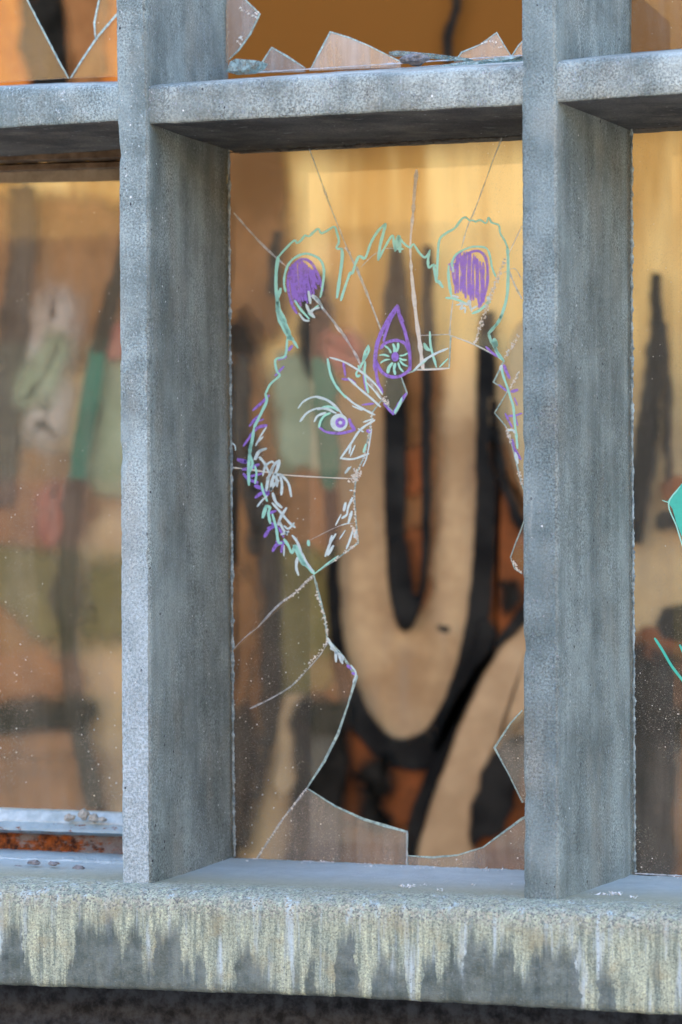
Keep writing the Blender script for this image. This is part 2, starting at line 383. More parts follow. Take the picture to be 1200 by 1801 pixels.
# ------------------------------------------------------------------ concrete lattice
lat = thing('concrete_window_lattice', (0, 0, at(600, 1590, -.07).z), 'grey weathered concrete lattice of posts and beams with a lime-streaked sill, framing the broken panes', 'window frame')
def mullion(FLp, FRp, BRp, m_front, seed):
    rows = []; N = 230
    for i in range(N+1):
        py = lerp(-90, 1600, i/N)
        fl = at(pl(FLp, py), py, 0); fr = at(pl(FRp, py), py, 0); br = at(pl(BRp, py), py, G+.012)
        br.z = fr.z; bl = Vector((fl.x-.015, G+.012, fl.z)); fl.z = fr.z
        pr = []
        b = .0055 if (i % 7) else .007
        chip = max(0, noise.noise(Vector((seed, fl.z*19, 3)))-.22)*.022 + max(0, noise.noise(Vector((seed, fl.z*60, 9)))-.3)*.009
        chip2 = max(0, noise.noise(Vector((seed+5, fl.z*23, 3)))-.35)*.016
        pr += [fl+Vector((0, b+chip, 0)), fl+Vector((b+chip, 0, 0))]
        pr += [fl.lerp(fr, k) for k in (.3, .5, .7)]
        pr += [fr+Vector((-b-chip2, 0, 0)), fr+Vector((-b*.3, b*.3+chip2*.5, 0)), fr+Vector((0, b+chip2, 0))]
        pr += [fr.lerp(br, k) for k in (.1, .2, .35, .5, .65, .8, .93)]
        pr += [br, bl, bl.lerp(fl, .5)]
        rows.append([jit(p, .0010, 22, .5) for p in pr])
    return loft(rows, True, True, mi=lambda j: 0 if j in (0,1,2,3,4) else 1)
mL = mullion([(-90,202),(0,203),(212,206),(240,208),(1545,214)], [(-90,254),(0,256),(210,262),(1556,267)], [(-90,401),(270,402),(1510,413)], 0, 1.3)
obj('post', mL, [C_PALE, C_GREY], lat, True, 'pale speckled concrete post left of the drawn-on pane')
mR = mullion([(-90,917),(0,917),(1580,921)], [(-90,976),(180,980),(1583,984)], [(-90,1111),(222,1110),(1535,1117)], 0, 7.7)
obj('post', mR, [C_FACE, C_GREY], lat, True, 'grey smooth concrete post right of the drawn-on pane')
def beam(x0, x1, bot, ftop, gtop, ytop=0.004):
    rows = []; N = int((x1-x0)/4)
    for i in range(N+1):
        px = lerp(x0, x1, i/N)
        fb = at(px, pl(bot, px), ytop); ft = at(px, pl(ftop, px), ytop)
        gt = at(px, pl(gtop, px), G+.01); gt.x = ft.x; gt.z = at(600, 945, G).z + at(px, pl(gtop, px), G).z
        # follow the same world x across the depth
        q = at(px+130, pl(gtop, px+130), G); gt = Vector((ft.x, G+.06, q.z)); 
        bb = Vector((fb.x, G+.06, fb.z+.0))
        ch = max(0, noise.noise(Vector((fb.x*30, 1, 1)))-.3)*.02
        pr = [fb+Vector((0, .003, 0)), fb+Vector((0, 0, .004)), fb.lerp(ft, .35), fb.lerp(ft, .7), ft+Vector((0, 0, -.008)), ft+Vector((0, .006+ch, -.001))]
        pr += [ft.lerp(gt, k) for k in (.08, .2, .4, .6, .8)] + [gt, bb] + [bb.lerp(fb, k) for k in (.2, .45, .7, .9)]
        rows.append([jit(p, .0022, 16) for p in pr])
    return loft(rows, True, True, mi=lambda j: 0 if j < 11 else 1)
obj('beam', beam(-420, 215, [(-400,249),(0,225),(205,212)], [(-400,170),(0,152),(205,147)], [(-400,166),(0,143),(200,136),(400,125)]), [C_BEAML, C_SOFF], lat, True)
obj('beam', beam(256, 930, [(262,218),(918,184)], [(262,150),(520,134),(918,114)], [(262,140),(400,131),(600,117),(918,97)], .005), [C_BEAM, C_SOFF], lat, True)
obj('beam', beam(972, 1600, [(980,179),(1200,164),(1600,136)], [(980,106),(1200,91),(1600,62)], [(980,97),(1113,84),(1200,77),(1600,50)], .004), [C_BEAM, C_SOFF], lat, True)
rows = []
xs = [lerp(-2.2, 1.6, i/620) for i in range(621)]
def sillpt(k, X):
    Y, ln = SILL[k]
    off_ = math.atan2(X-CAM.x, Y-CAM.y)+TH
    px = 600+FP*math.tan(off_)
    p = at(px, pl(ln, px), Y); p.x = X; return p
for X in xs:
    r = []
    P = [sillpt(k, X) for k in range(len(SILL))]
    seq = []
    for k in range(len(P)-1):
        n = {0: 1, 1: 5, 2: 6, 3: 4, 4: 3, 5: 3, 6: 12, 7: 2, 8: 3}[k]
        for q in range(n): seq.append((P[k].lerp(P[k+1], q/n), k))
    seq.append((P[-1], 9))
    for p, k in seq:
        a = {4: .006, 5: .006, 6: .003}.get(k, .0022)
        r.append(jit(jit(p, a, 26), a*.8, 90))
    rows.append(r)
bm = loft(rows)
obj('sill', bm, C_SILL, lat, True, recalc=True)

# wall under the sill
zb = at(600, 1733, .16).z
rows = [[jit(Vector((X, .10+.01*math.sin(z*3), z)), .006, 9) for z in [lerp(-1.62, zb+.04, k/14) for k in range(15)]] for X in [lerp(-2.4, 1.7, i/120) for i in range(121)]]
bm = loft(rows)
bm2 = box(bm, (-2.4, .16, -1.62), (1.7, .40, zb-.01))
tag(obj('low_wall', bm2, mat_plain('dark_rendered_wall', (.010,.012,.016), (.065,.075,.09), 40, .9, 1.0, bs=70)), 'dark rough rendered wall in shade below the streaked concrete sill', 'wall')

# ------------------------------------------------------------------ graffiti wall inside
gw = thing('graffiti_wall', (0, W, -1.6), 'tan wall inside the building, painted with huge black-outlined graffiti letters and orange fill', 'wall')
m = M('ochre_glow_painted_wall'); x, y, z = m.sep()
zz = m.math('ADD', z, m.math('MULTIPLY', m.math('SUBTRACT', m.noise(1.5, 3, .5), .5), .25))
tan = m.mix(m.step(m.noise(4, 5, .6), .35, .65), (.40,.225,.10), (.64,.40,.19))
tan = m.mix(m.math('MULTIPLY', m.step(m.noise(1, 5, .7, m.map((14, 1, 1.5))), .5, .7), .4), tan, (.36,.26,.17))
och = m.mix(m.step(m.noise(1, 4, .6, m.map((6, 1, .8))), .35, .65), (.58,.26,.06), (1.0,.58,.20))  # upper ochre paint, brightened to carry the reflected golden glow
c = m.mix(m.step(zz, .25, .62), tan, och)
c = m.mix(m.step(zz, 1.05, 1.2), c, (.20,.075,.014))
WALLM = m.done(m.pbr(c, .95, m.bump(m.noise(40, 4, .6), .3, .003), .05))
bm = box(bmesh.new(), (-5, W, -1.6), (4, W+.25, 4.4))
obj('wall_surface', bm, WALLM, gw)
BLK = mat_paint('black_spray', (.010,.009,.008), (.032,.028,.022), .10, softn=.35)
ORG = mat_paint('orange_spray', (.11,.042,.016), (.30,.085,.025), .3, softn=1.0)
RED = mat_paint('red_spray', (.30,.08,.05), (.42,.14,.09), .3)
GRN = mat_paint('green_spray', (.008,.085,.05), (.015,.15,.085), .1, softn=.5)
BRN = mat_paint('brown_spray', (.20,.080,.026), (.37,.155,.055), .35)
LGR = mat_paint('pale_green_reflection_spray', (.26,.25,.13), (.38,.36,.21), .3)  # greenish band of the street reflection, painted on the wall
TAN = mat_paint('tan_spray', (.42,.25,.12), (.64,.41,.21), .0, 4, .3)
PNK = mat_paint('pale_pink_spray', (.42,.28,.19), (.52,.38,.29), .5)
OLV = mat_paint('olive_reflection_spray', (.14,.10,.03), (.24,.17,.06), .2)  # olive band of the street reflection, painted on the wall
def resamp(pts, n):
    Q = smooth(pts, 8); ln = [0]
    for a, b in zip(Q, Q[1:]): ln.append(ln[-1]+(b-a).length)
    out = []
    for k in range(n+1):
        t = ln[-1]*k/n; j = 0
        while j < len(ln)-2 and ln[j+1] < t: j += 1
        out.append(Q[j].lerp(Q[j+1], (t-ln[j])/max(1e-9, ln[j+1]-ln[j])))
    return out
SMK = mat_paint('smoky_grey_spray', (.028,.020,.014), (.075,.052,.034), .45, 10, 1.2)
SMK_ = mat_paint('dark_smoke_spray', (.008,.007,.005), (.028,.023,.017), .3, 10, .8)
layers = {}
def L(mat, lay):
    k = (mat.name, lay)
    if k not in layers: layers[k] = (bmesh.new(), mat, lay, W-.012*lay-.0009*len(layers) % .0108)
    return layers[k][0], layers[k][3]
def resamp(pts, n):
    Q = smooth(pts, 8); ln = [0]
    for a, b in zip(Q, Q[1:]): ln.append(ln[-1]+(b-a).length)
    out = []
    for k in range(n+1):
        t = ln[-1]*k/n; j = 0
        while j < len(ln)-2 and ln[j+1] < t: j += 1
        out.append(Q[j].lerp(Q[j+1], (t-ln[j])/max(1e-9, ln[j+1]-ln[j])))
    return out
def STRIP(mat, lay, A, B, n=60, rag=3, fe=None):
    b, Y = L(mat, lay); la = b.verts.layers.float.get('cov') or b.verts.layers.float.new('cov')
    fe = fe or FE.get(mat.name, 14); A = resamp(A, n); B = resamp(B, n); rows = []
    for p, q in zip(A, B):
        d = (p-q); w_ = d.length; d = d.normalized() if w_ > 1e-6 else Vector((1, 0)); f_ = min(fe, w_*.8)
        rows.append([rg(x_, rag) for x_ in (p+d*fe*.6, p-d*f_*.4, q+d*f_*.4, q-d*fe*.6)])
    vs = [[b.verts.new(at(*x_, Y)) for x_ in r] for r in rows]
    for ri, r in enumerate(vs):
        e = 0.0 if ri in (0, len(vs)-1) else 1.0
        for v, c_ in zip(r, (0, 1, 1, 0)): v[la] = c_*e
    for i in range(n):
        for k in range(3): b.faces.new((vs[i][k], vs[i][k+1], vs[i+1][k+1], vs[i+1][k]))
FE = {'black_spray': 13, 'orange_spray': 30, 'tan_spray': 14, 'dark_smoke_spray': 26, 'green_spray': 12}
def setcov(b, f, vals):
    la = b.verts.layers.float.get('cov') or b.verts.layers.float.new('cov')
    for v, x_ in zip(f, vals): v[la] = x_
def rg(p, rag): return p+Vector((noise.noise(Vector((p.x*.03, p.y*.03, 1))), noise.noise(Vector((p.x*.03, p.y*.03, 7)))))*rag+Vector((noise.noise(Vector((p.x*.11, p.y*.11, 1))), noise.noise(Vector((p.x*.11, p.y*.11, 7)))))*rag*.4
def P(mat, lay, pts, sm=5, rag=12, fe=None):
    b, Y = L(mat, lay); la = b.verts.layers.float.get('cov') or b.verts.layers.float.new('cov')
    fe = fe or FE.get(mat.name, 42)
    Q = [rg(p, rag) for p in smooth(pts, sm, True)]
    ar = sum(a.x*b_.y-b_.x*a.y for a, b_ in zip(Q, Q[1:]+Q[:1])); sg = 1 if ar > 0 else -1
    nn = []
    for i in range(len(Q)):
        t = Q[(i+1) % len(Q)]-Q[i-1]; t = t.normalized() if t.length > 1e-6 else Vector((1, 0)); nn.append(Vector((t.y, -t.x))*sg)
    vi = [b.verts.new(at(*(q-n*fe*.35), Y)) for q, n in zip(Q, nn)]; vo = [b.verts.new(at(*(q+n*fe*.65), Y)) for q, n in zip(Q, nn)]
    for v in vi: v[la] = 1.0
    for v in vo: v[la] = 0.0
    for i in range(len(Q)):
        j = (i+1) % len(Q); b.faces.new((vi[i], vi[j], vo[j], vo[i]))
    f = b.faces.new(vi); bmesh.ops.triangulate(b, faces=[f])
def S(mat, lay, pts, wd):
    Q = smooth(pts, 3); A = []; B = []
    for i, p in enumerate(Q):
        t = (Q[min(i+1, len(Q)-1)]-Q[max(0, i-1)]).normalized(); n_ = Vector((-t.y, t.x))
        h = wd/2*(.35+.65*math.sin(math.pi*(i+.6)/(len(Q)+.2))**.5); A.append(p+n_*h); B.append(p-n_*h)
    STRIP(mat, lay, A, B, max(10, len(Q)*3), 6)
# orange / brown grounds
P(BRN, 1, [(560,1230),(620,1240),(700,1320),(780,1300),(790,1400),(740,1620),(560,1620),(540,1400)])
P(ORG, 2, [(612,1250),(650,1300),(720,1350),(780,1320),(760,1400),(700,1450),(640,1440),(600,1420)])
P(ORG, 2, [(800,1560),(840,1440),(900,1370),(1000,1330),(1010,1560)])
P(BRN, 1, [(862,780),(925,880),(1000,900),(1000,1110),(870,1160),(850,1120)])
P(ORG, 2, [(872,850),(905,920),(960,950),(960,1040),(880,1120),(862,1100)])
P(BRN, 1, [(700,640),(760,640),(752,1000),(730,1050),(706,1030)])
P(ORG, 2, [(712,800),(745,790),(742,860),(714,862)]); P(ORG, 2, [(708,950),(745,940),(740,1060),(714,1060)])
# inner counter of the U
STRIP(BLK, 3, [(684,560),(677,700),(677,900),(682,1000),(692,1080),(708,1110),(727,1100),(744,1050),(755,960),(758,820),(759,640),(757,590)],
      [(706,560),(713,700),(712,900),(708,985),(712,1040),(722,1056),(730,1056),(737,1035),(742,960),(742,820),(743,640),(749,590)], 80)
STRIP(SMK, 4, [(690,430),(678,520),(674,640)], [(704,430),(716,520),(720,640)], 30, 5, 20)
STRIP(SMK, 4, [(748,430),(744,520),(742,640)], [(756,430),(762,520),(764,640)], 30, 5, 14)
P(BLK, 4, [(684,960),(712,950),(726,1040),(738,1050),(728,1090),(710,1100),(692,1060)], rag=3)
P(mat_paint('amber_reflection_spray', (.50,.125,.02), (.78,.25,.045), .1), 1, [(-300,-300),(30,-300),(330,-300),(330,200),(30,170),(-300,200)], fe=30)  # orange reflection of the upper left pane, painted onto the wall
S(BLK, 4, [(779,1098),(779,1113)], 18)
# outer outline of the U
STRIP(BLK, 3, [(868,540),(872,640),(871,900),(866,1020),(856,1110),(840,1190),(800,1290),(760,1345),(722,1354),(680,1342),(645,1312),(612,1264),(590,1190),(580,1090),(576,960),(570,850)],
      [(848,540),(839,640),(838,860),(834,960),(822,1080),(800,1180),(768,1256),(738,1290),(700,1300),(655,1264),(622,1190),(606,1140),(600,1090),(597,1020),(595,960),(590,850)], 90)
STRIP(BLK, 4, [(1010,960),(925,1062),(856,1150),(800,1230),(770,1300),(742,1380),(712,1470),(680,1640)], [(1010,1010),(925,1096),(872,1150),(825,1235),(785,1330),(752,1425),(728,1520),(700,1660)])
P(BLK, 4, [(850,1090),(866,1100),(862,1150),(820,1230),(775,1320),(765,1290),(800,1220),(835,1130)], 3)
S(BLK, 3, [(868,700),(876,800),(893,870),(925,930),(960,960)], 16)
P(SMK_, 4, [(884,1026),(910,1025),(914,1056),(893,1076)], fe=26)
P(SMK_, 4, [(640,1340),(680,1350),(676,1400),(690,1440),(640,1450),(634,1390)], rag=22, fe=34)
P(SMK_, 4, [(520,1250),(590,1230),(612,1290),(600,1440),(560,1700),(470,1700),(505,1500),(520,1400)])
# second letter: dark inside right of the tan diagonal
P(BLK, 4, [(866,1330),(930,1290),(905,1400),(878,1465),(825,1480),(830,1430)])
P(TAN, 3, [(928,1090),(872,1150),(827,1240),(787,1335),(754,1430),(728,1560),(806,1570),(834,1470),(852,1370),(884,1290),(930,1235)], rag=4)
P(TAN, 1, [(900,600),(1010,560),(1010,900),(940,890),(905,800)])
# left part of the middle bay: graffiti, with street reflections painted as bands
P(GRN, 5, [(548,640),(585,650),(592,750),(592,848),(568,848),(558,760)])
P(RED, 4, [(580,595),(630,600),(640,630),(600,640),(580,630)])
P(SMK_, 3, [(528,500),(570,500),(572,620),(545,660),(530,600)], fe=26)
P(LGR, 2, [(490,640),(552,640),(566,760),(570,845),(495,850)])
P(BRN, 2, [(405,250),(488,255),(490,560),(400,600)])

P(BRN, 2, [(400,620),(450,640),(470,760),(480,1000),(470,1200),(400,1380)], fe=60)
S(SMK, 3, [(428,620),(424,740),(440,860),(470,960),(476,1100),(474,1240),(448,1380),(425,1500)], 34)
S(SMK, 3, [(440,760),(452,880),(446,980)], 26)
S(SMK, 3, [(488,400),(484,470),(478,520)], 14)
P(SMK, 3, [(398,1240),(440,1260),(432,1400),(416,1560),(380,1560)], fe=30)
P(BRN, 3, [(404,1020),(440,1030),(446,1130),(430,1210),(404,1220)])
P(OLV, 2, [(495,980),(560,990),(578,1130),(575,1200),(495,1210)])
P(TAN, 2, [(495,1240),(560,1240),(520,1360),(490,1400)])
P(BRN, 2, [(495,850),(572,850),(576,970),(495,965)])
# left bay: graffiti plus reflected street bands painted into the wall
ARC = mat_paint('dark_olive_spray', (.008,.010,.006), (.022,.024,.016), .05, 10, .35)
P(BRN, 1, [(-200,380),(260,380),(260,560),(150,640),(60,620),(-200,700)], fe=60)
P(PNK, 2, [(60,560),(100,520),(120,580),(104,700),(84,760),(54,740),(46,640)], fe=90)
P(LGR, 3, [(92,600),(112,610),(90,680),(60,700),(40,690),(66,640)], fe=60)
P(LGR, 2, [(180,640),(270,620),(270,840),(150,850),(160,740)], fe=40)
P(RED, 4, [(186,575),(240,570),(240,620),(190,625)], fe=26)
P(BRN, 2, [(-200,790),(60,790),(126,830),(118,950),(-200,960)], fe=50)
P(RED, 3, [(80,870),(108,860),(108,940),(76,940)], fe=40)
P(OLV, 2, [(-200,985),(105,985),(105,1110),(-200,1130)], fe=50); P(OLV, 2, [(150,1010),(270,1000),(270,1110),(150,1110)], fe=70)
P(BRN, 3, [(-200,1060),(0,1080),(60,1130),(112,1170),(118,1215),(-200,1220)], fe=40)
P(ARC, 2, [(-200,1232),(120,1230),(130,1278),(-200,1290)], fe=34)
P(BRN, 3, [(-200,1330),(60,1340),(150,1350),(170,1440),(-200,1460)], fe=50)
P(BRN, 2, [(-200,1290),(120,1290),(150,1400),(-200,1440)], fe=60)
STRIP(ARC, 5, [(224,380),(200,470),(174,560),(160,625)], [(246,390),(226,480),(200,560),(186,626)], 30, 3, 12)
STRIP(GRN, 5, [(160,605),(143,700),(128,790),(120,855)], [(188,615),(174,700),(158,790),(150,855)], 30, 3, 10)
STRIP(ARC, 5, [(119,835),(107,950),(103,1060),(109,1180),(126,1290),(154,1430)], [(151,840),(138,950),(133,1060),(139,1170),(154,1280),(188,1430)], 50, 3, 12)
STRIP(SMK, 3, [(20,320),(20,420),(-4,620),(-20,900)], [(58,320),(60,420),(44,600),(22,900)], 40, 8, 22)
# right bay
STRIP(SMK_, 3, [(1148,470),(1142,600),(1126,720),(1105,860),(1090,960)], [(1158,470),(1164,600),(1160,720),(1148,840),(1128,960)], 40, 6, 16)
STRIP(SMK, 3, [(1162,560),(1166,700),(1168,860)], [(1172,560),(1180,700),(1184,860)], 30, 5, 12)
P(SMK_, 3, [(1168,900),(1260,896),(1260,930),(1165,932)], fe=16); P(ORG, 3, [(1172,845),(1260,840),(1260,885),(1176,885)], fe=20)
P(SMK_, 4, [(1166,1072),(1260,1068),(1260,1124),(1168,1122)], sm=2, rag=4, fe=14); P(ORG, 3, [(1132,1108),(1165,1104),(1260,1125),(1260,1155),(1134,1158)], fe=16)
P(SMK_, 3, [(1060,1172),(1222,1172),(1200,1290),(1178,1400),(1168,1580),(1060,1580)], fe=24)
P(BRN, 1, [(1060,1160),(1400,1160),(1400,1600),(1060,1600)], fe=30)
# upper row
S(BLK, 3, [(812,-60),(800,20),(788,60),(786,120)], 16)
P(SMK_, 2, [(40,-160),(112,-160),(126,60),(140,180),(60,180),(40,40)], fe=25)
P(BRN, 3, [(112,-160),(176,-160),(180,120),(136,190),(118,60)], fe=20)
for (k, (b, mt, ly, yy)) in sorted(layers.items(), key=lambda t: t[0]):
    obj('graffiti_paint', b, mt, gw, False, mt.name.replace('_', ' ') + ' on the graffiti wall')

# side walls and roof of the room, so the room is a room
rm = thing('room_shell', (0, 2, -1.6), 'dim bare room enclosing the graffiti wall behind the concrete lattice', 'room')
sh = mat_plain('bare_plaster', (.40,.34,.27), (.52,.45,.36), 4, .9, .3)
for nm, a, b in (('side_wall', (-5.2, .5, -1.6), (-5.0, W+.25, 4.4)), ('side_wall', (4.0, .5, -1.6), (4.2, W+.25, 4.4)),
                 ('room_floor', (-5, .5, -1.6), (4, W, -1.5))):
    obj(nm, box(bmesh.new(), a, b), sh, rm)

# ------------------------------------------------------------------ building across the street (seen only as reflection)
ob = thing('street_building', (-6, -OF, -1.5), 'sunlit ochre building across the street, seen only as a soft reflection in the glass', 'building')
YV = 2*G+OF
def zr(py): return at(300, py, YV).z
bands = [(1489+60,1290,(.30,.28,.24)),(1290,1225,(.04,.045,.02)),(1225,1150,(.50,.24,.12)),(1150,965,(.20,.17,.06)),(965,845,(.40,.20,.13)),
         (845,600,(.28,.28,.19)),(600,410,(.20,.12,.07)),(410,-60,(.90,.52,.19))]
for i, (p0, p1, c) in enumerate(bands):
    bm = box(bmesh.new(), (-34, -OF-.3-.003*i, max(-1.5, zr(p0))), (14, -OF+.003*(i % 2), zr(p1)))
    nmn = ['plinth','dark_base','brick_band','hedge_panel','brick_band','painted_panel','brown_cornice','ochre_storey'][i]  # second band is only a plain dark strip
    obj(nmn, bm, mat_plain('street_'+nmn, tuple(v*.8 for v in c), c, 1.2, .9, .1), ob)
SHUT = mat_plain('street_shutter', (.40,.22,.15), (.5,.3,.2), 3, .8, .1)
for X in [-26+3.1*k for k in range(13)]:
    bm = box(bmesh.new(), (X, -OF+.004, zr(840)), (X+1.0, -OF+.03, zr(440)))
    obj('shutter', bm, SHUT, ob)

# ------------------------------------------------------------------ glass
def gpiece(parent, poly, mat=None, edges=None, th=.006, ew=2.7, label=None, name='glass_piece', sub=True):
    """a piece of sheet glass with thickness; edges: index ranges of the broken rim that glint"""
    bm = bmesh.new()
    pts = []
    n = len(poly)
    broken = set()
    for (a, b) in (edges or []):
        for k in range(a, b): broken.add(k % n)
    tagl = []
    for i in range(n):
        a = Vector(poly[i]); b = Vector(poly[(i+1) % n])
        if i in broken:
            m_ = max(1, int((b-a).length/7))
            for k in range(m_):
                p = a.lerp(b, k/m_)
                if k: 
                    d = (b-a).normalized(); nn = Vector((-d.y, d.x))
                    p = p+nn*(noise.noise(Vector((p.x*.12, p.y*.12, 2)))*1.3)
                pts.append(p); tagl.append(True)
        else: pts.append(a); tagl.append(False)
    N = len(pts)
    f = [bm.verts.new(at(p.x, p.y, G)) for p in pts]
    bk = [bm.verts.new(v.co+Vector((0, th, 0))) for v in f]
    ff = bm.faces.new(f); fb = bm.faces.new(list(reversed(bk)))
    for i in range(N):
        q = bm.faces.new((f[i], bk[i], bk[(i+1) % N], f[(i+1) % N])); q.material_index = 1 if tagl[i] else 0
    bmesh.ops.recalc_face_normals(bm, faces=bm.faces)
    bmesh.ops.triangulate(bm, faces=[ff, fb])
    o = obj(name, bm, [mat or GLASS, EDGE], parent, False, label)
    # ground, glinting rim
    rim = bmesh.new(); cnt = 0
    for (a, b) in (edges or []):
        seg = []
        on = False
        idx = []
        acc = 0; j = 0
        # rebuild polyline of this range
        line = [Vector(poly[k % n]) for k in range(a, b+1)]
        ribbon(rim, line, ew, G-.0006, sm=False, wob=.9); cnt += 1
    if cnt: obj('broken_rim', rim, EDGE, o)
    return o
def putty(parent, pts, wd, amp=5, Y=G-.012, mat=None):
    """a crumbly bead along a line, px"""
    line = []
    for a, b in zip(pts, pts[1:]):
        a = Vector(a); b = Vector(b); m_ = max(1, int((b-a).length/3))
        line += [a.lerp(b, k/m_) for k in range(m_)]
    line.append(Vector(pts[-1])); rows = []
    for i, p in enumerate(line):
        t = (line[min(i+1, len(line)-1)]-line[max(0, i-1)]).normalized(); nn = Vector((-t.y, t.x))
        r = wd*(.35+.7*abs(noise.noise(Vector((p.x*.05, p.y*.05, 0))))+.25*noise.noise(Vector((p.x*.3, p.y*.3, 4))))/1000
        c = at(p.x, p.y, Y)+Vector((0, 0, 0))
        e1 = (at(p.x+nn.x, p.y+nn.y, Y)-at(p.x, p.y, Y)).normalized()
        rows.append([c+e1*r*math.cos(q)*(1+amp*.05*noise.noise(Vector((p.x*.22, p.y*.22, q*1.7))))+Vector((0, 1, 0))*r*math.sin(q)*.8 for q in [k*math.pi/3 for k in range(6)]])
    obj('putty_bead', loft(rows, True, True), mat or PUTTY, parent, False)

# ---- the drawn-on middle pane
mp = thing('broken_window_pane', at(660, 1515, G), 'large broken pane with a mint and purple furry animal drawn on it, between the two concrete posts', 'window pane')
A = [(398,262),(560,250),(1058,225),(1058,1012),(918,1009),(905,1000),(898,980),(909,950),(917,930),(928,900),(925,868),(917,850),(912,828),(900,780),(890,750),(870,726),(884,703),(893,688),(868,672),(886,636),(886,632),(835,606),(793,590),
     (790,647),(735,650),(705,661),(716,692),(695,728),(672,703),(655,725),(650,760),(640,805),(628,830),(623,868),(625,905),(630,955),(590,985),(552,1010),(520,1040),(462,1092),(400,1150)]
gpiece(mp, A, edges=[(4, 37)], label='largest glass piece, carrying the marker drawing')
B = [(402,1152),(463,1094),(521,1042),(552,1012),(562,1050),(572,1090),(575,1122),(600,1150),(627,1190),(612,1240),(595,1290),(570,1340),(540,1386),(490,1450),(448,1513),(404,1513)]
gpiece(mp, B, edges=[(3, 12)], ew=4.2, label='glass piece below the drawing, left of the hole')
GLASS3 = mat_glass('bottom_shard_glass', .14, refl=.9, low_=2.0)
gpiece(mp, [(450,1515),(492,1450),(542,1388),(590,1418),(640,1441),(680,1453),(716,1463),(716,1490),(716,1526)], GLASS3, edges=[(2, 8)], ew=3.4, label='low dusty glass piece on the sill')
gpiece(mp, [(718,1526),(718,1505),(760,1508),(805,1504),(850,1490),(918,1440),(1058,1375),(1058,1545)], GLASS3, edges=[(1, 6)], label='curved dusty glass piece in the lower right corner')
gpiece(mp, [(1058,1150),(918,1250),(898,1272),(870,1315),(895,1362),(919,1411),(1058,1440)], GLASS3, edges=[(1, 5)], ew=3.4, label='pointed glass piece jutting from the right post')
cr = bmesh.new(); crw = bmesh.new(); Yc = G-.001
for pts, wd in (([(540,250),(562,310),(580,360),(598,405),(612,440)],2.2), ([(612,440),(635,490),(655,540),(674,590)],3.0), ([(412,375),(450,418),(478,446),(503,468)],2.6),
                ([(566,540),(585,563),(605,590),(625,622),(636,645),(655,678),(674,706)],3.0), ([(884,240),(868,280),(850,330),(835,370),(822,400),(812,436)],1.8),
                ([(797,528),(793,560),(791,590)],2.2), ([(740,590),(790,588)],1.6), ([(550,1012),(540,1022),(520,1042),(500,1056),(480,1074),(455,1102)],2.6),
                ([(455,1102),(430,1122),(405,1148)],1.2), ([(578,1125),(568,1145),(552,1165),(520,1200),(500,1215),(470,1232),(440,1246)],1.8), ([(540,1386),(520,1412),(498,1440),(470,1482),(450,1512)],2.4),
                ([(716,1463),(716,1500),(715,1524)],1.8),([(700,352+88),(690,437),(676,438),(655,450),(635,470)],1.0),([(540,953),(575,935),(600,924),(622,920)],1.0),([(635,490),(628,470)],3),
                ([(893,470),(905,500),(918,525)],2.6),([(886,480),(905,472),(917,490)],1.2)):
    ribbon(cr, pts, wd*1.25, Yc, 4, wob=.9)
for pts, wd in (([(733,300),(729,340),(727,372)],4.8), ([(727,372),(722,430),(724,480)],3.4), ([(724,480),(728,520),(733,565),(738,600),(744,648)],5.0),
                ([(608,436),(616,446)],4),([(590,572),(606,590)],4.2), ([(408,822),(440,826),(480,832)],2.0), ([(480,834),(540,838),(618,842)],1.4), ([(735,651),(790,648)],2.0),
                ([(793,590),(835,606),(886,632)],1.6),([(918,398),(905,425),(893,450)],1.6)):
    ribbon(crw, pts, wd*1.25, Yc, 4, wob=.9)
obj('crack', cr, CRACK, mp); obj('crack', crw, CRACKW, mp)
# crushed, glittering cracks
gl = bmesh.new(); rnd = random.Random(3)
def glitter(pts, wd, dens=.6):
    P_ = smooth(pts, 6)
    for a, b in zip(P_, P_[1:]):
        for _ in range(max(1, int((b-a).length*dens))):
            c = a.lerp(b, rnd.random())+Vector((rnd.uniform(-wd, wd), rnd.uniform(-wd, wd)))*.5
            r = rnd.uniform(1.0, 3.0); ang = rnd.uniform(0, 6)
            vs = []
            for k in range(3):
                q = ang+k*2.1+rnd.uniform(-.4, .4)
                p = at(c.x+r*math.cos(q), c.y+r*math.sin(q), Yc-.001); p.y += rnd.uniform(-.0015, .0008); vs.append(gl.verts.new(p))
            gl.faces.new(vs)
glitter([(887,455),(880,480),(868,510),(855,545),(845,575),(836,605)], 6, .9); glitter([(913,590),(900,610),(888,630)], 6, 1.0)
glitter([(912,655),(904,672),(897,684)], 4, .7); glitter([(618,842),(628,838),(630,828)], 14, 3); glitter([(620,925),(628,950)], 6, 1.4)
glitter([(550,1014),(520,1042),(500,1056)], 4, .7); glitter([(540,1386),(495,1445),(455,1505)], 3, .3); glitter([(578,1125),(520,1200)], 3, .3)
glitter([(912,830),(918,850)], 5, 1.2); glitter([(890,750),(900,780)], 4, .8); glitter([(898,980),(914,1005)], 5, .9); glitter([(676,700),(684,712)], 7, 2)
glitter([(655,725),(650,760),(640,805),(628,830),(623,868),(625,905),(630,955)], 3, .35); glitter([(630,955),(590,985)], 4, .5); glitter([(556,1040),(572,1090),(577,1125)], 4, .5)
obj('crushed_glass', gl, CRACKW, mp)
putty(mp, [(403,262),(404,500),(407,800),(409,1100),(411,1400),(413,1506)], 4.6, 22)
putty(mp, [(402,268),(600,258),(925,238)], 4.0, 22, mat=mat_plain('dark_putty', (.05,.045,.04), (.14,.12,.10), 60, .9, .8))
PUTW = mat_plain('white_putty', (.45,.48,.52), (.78,.80,.82), 60, .9, .8)
putty(mp, [(440,1512),(600,1518),(925,1533)], 3.0, 26, mat=PUTW)
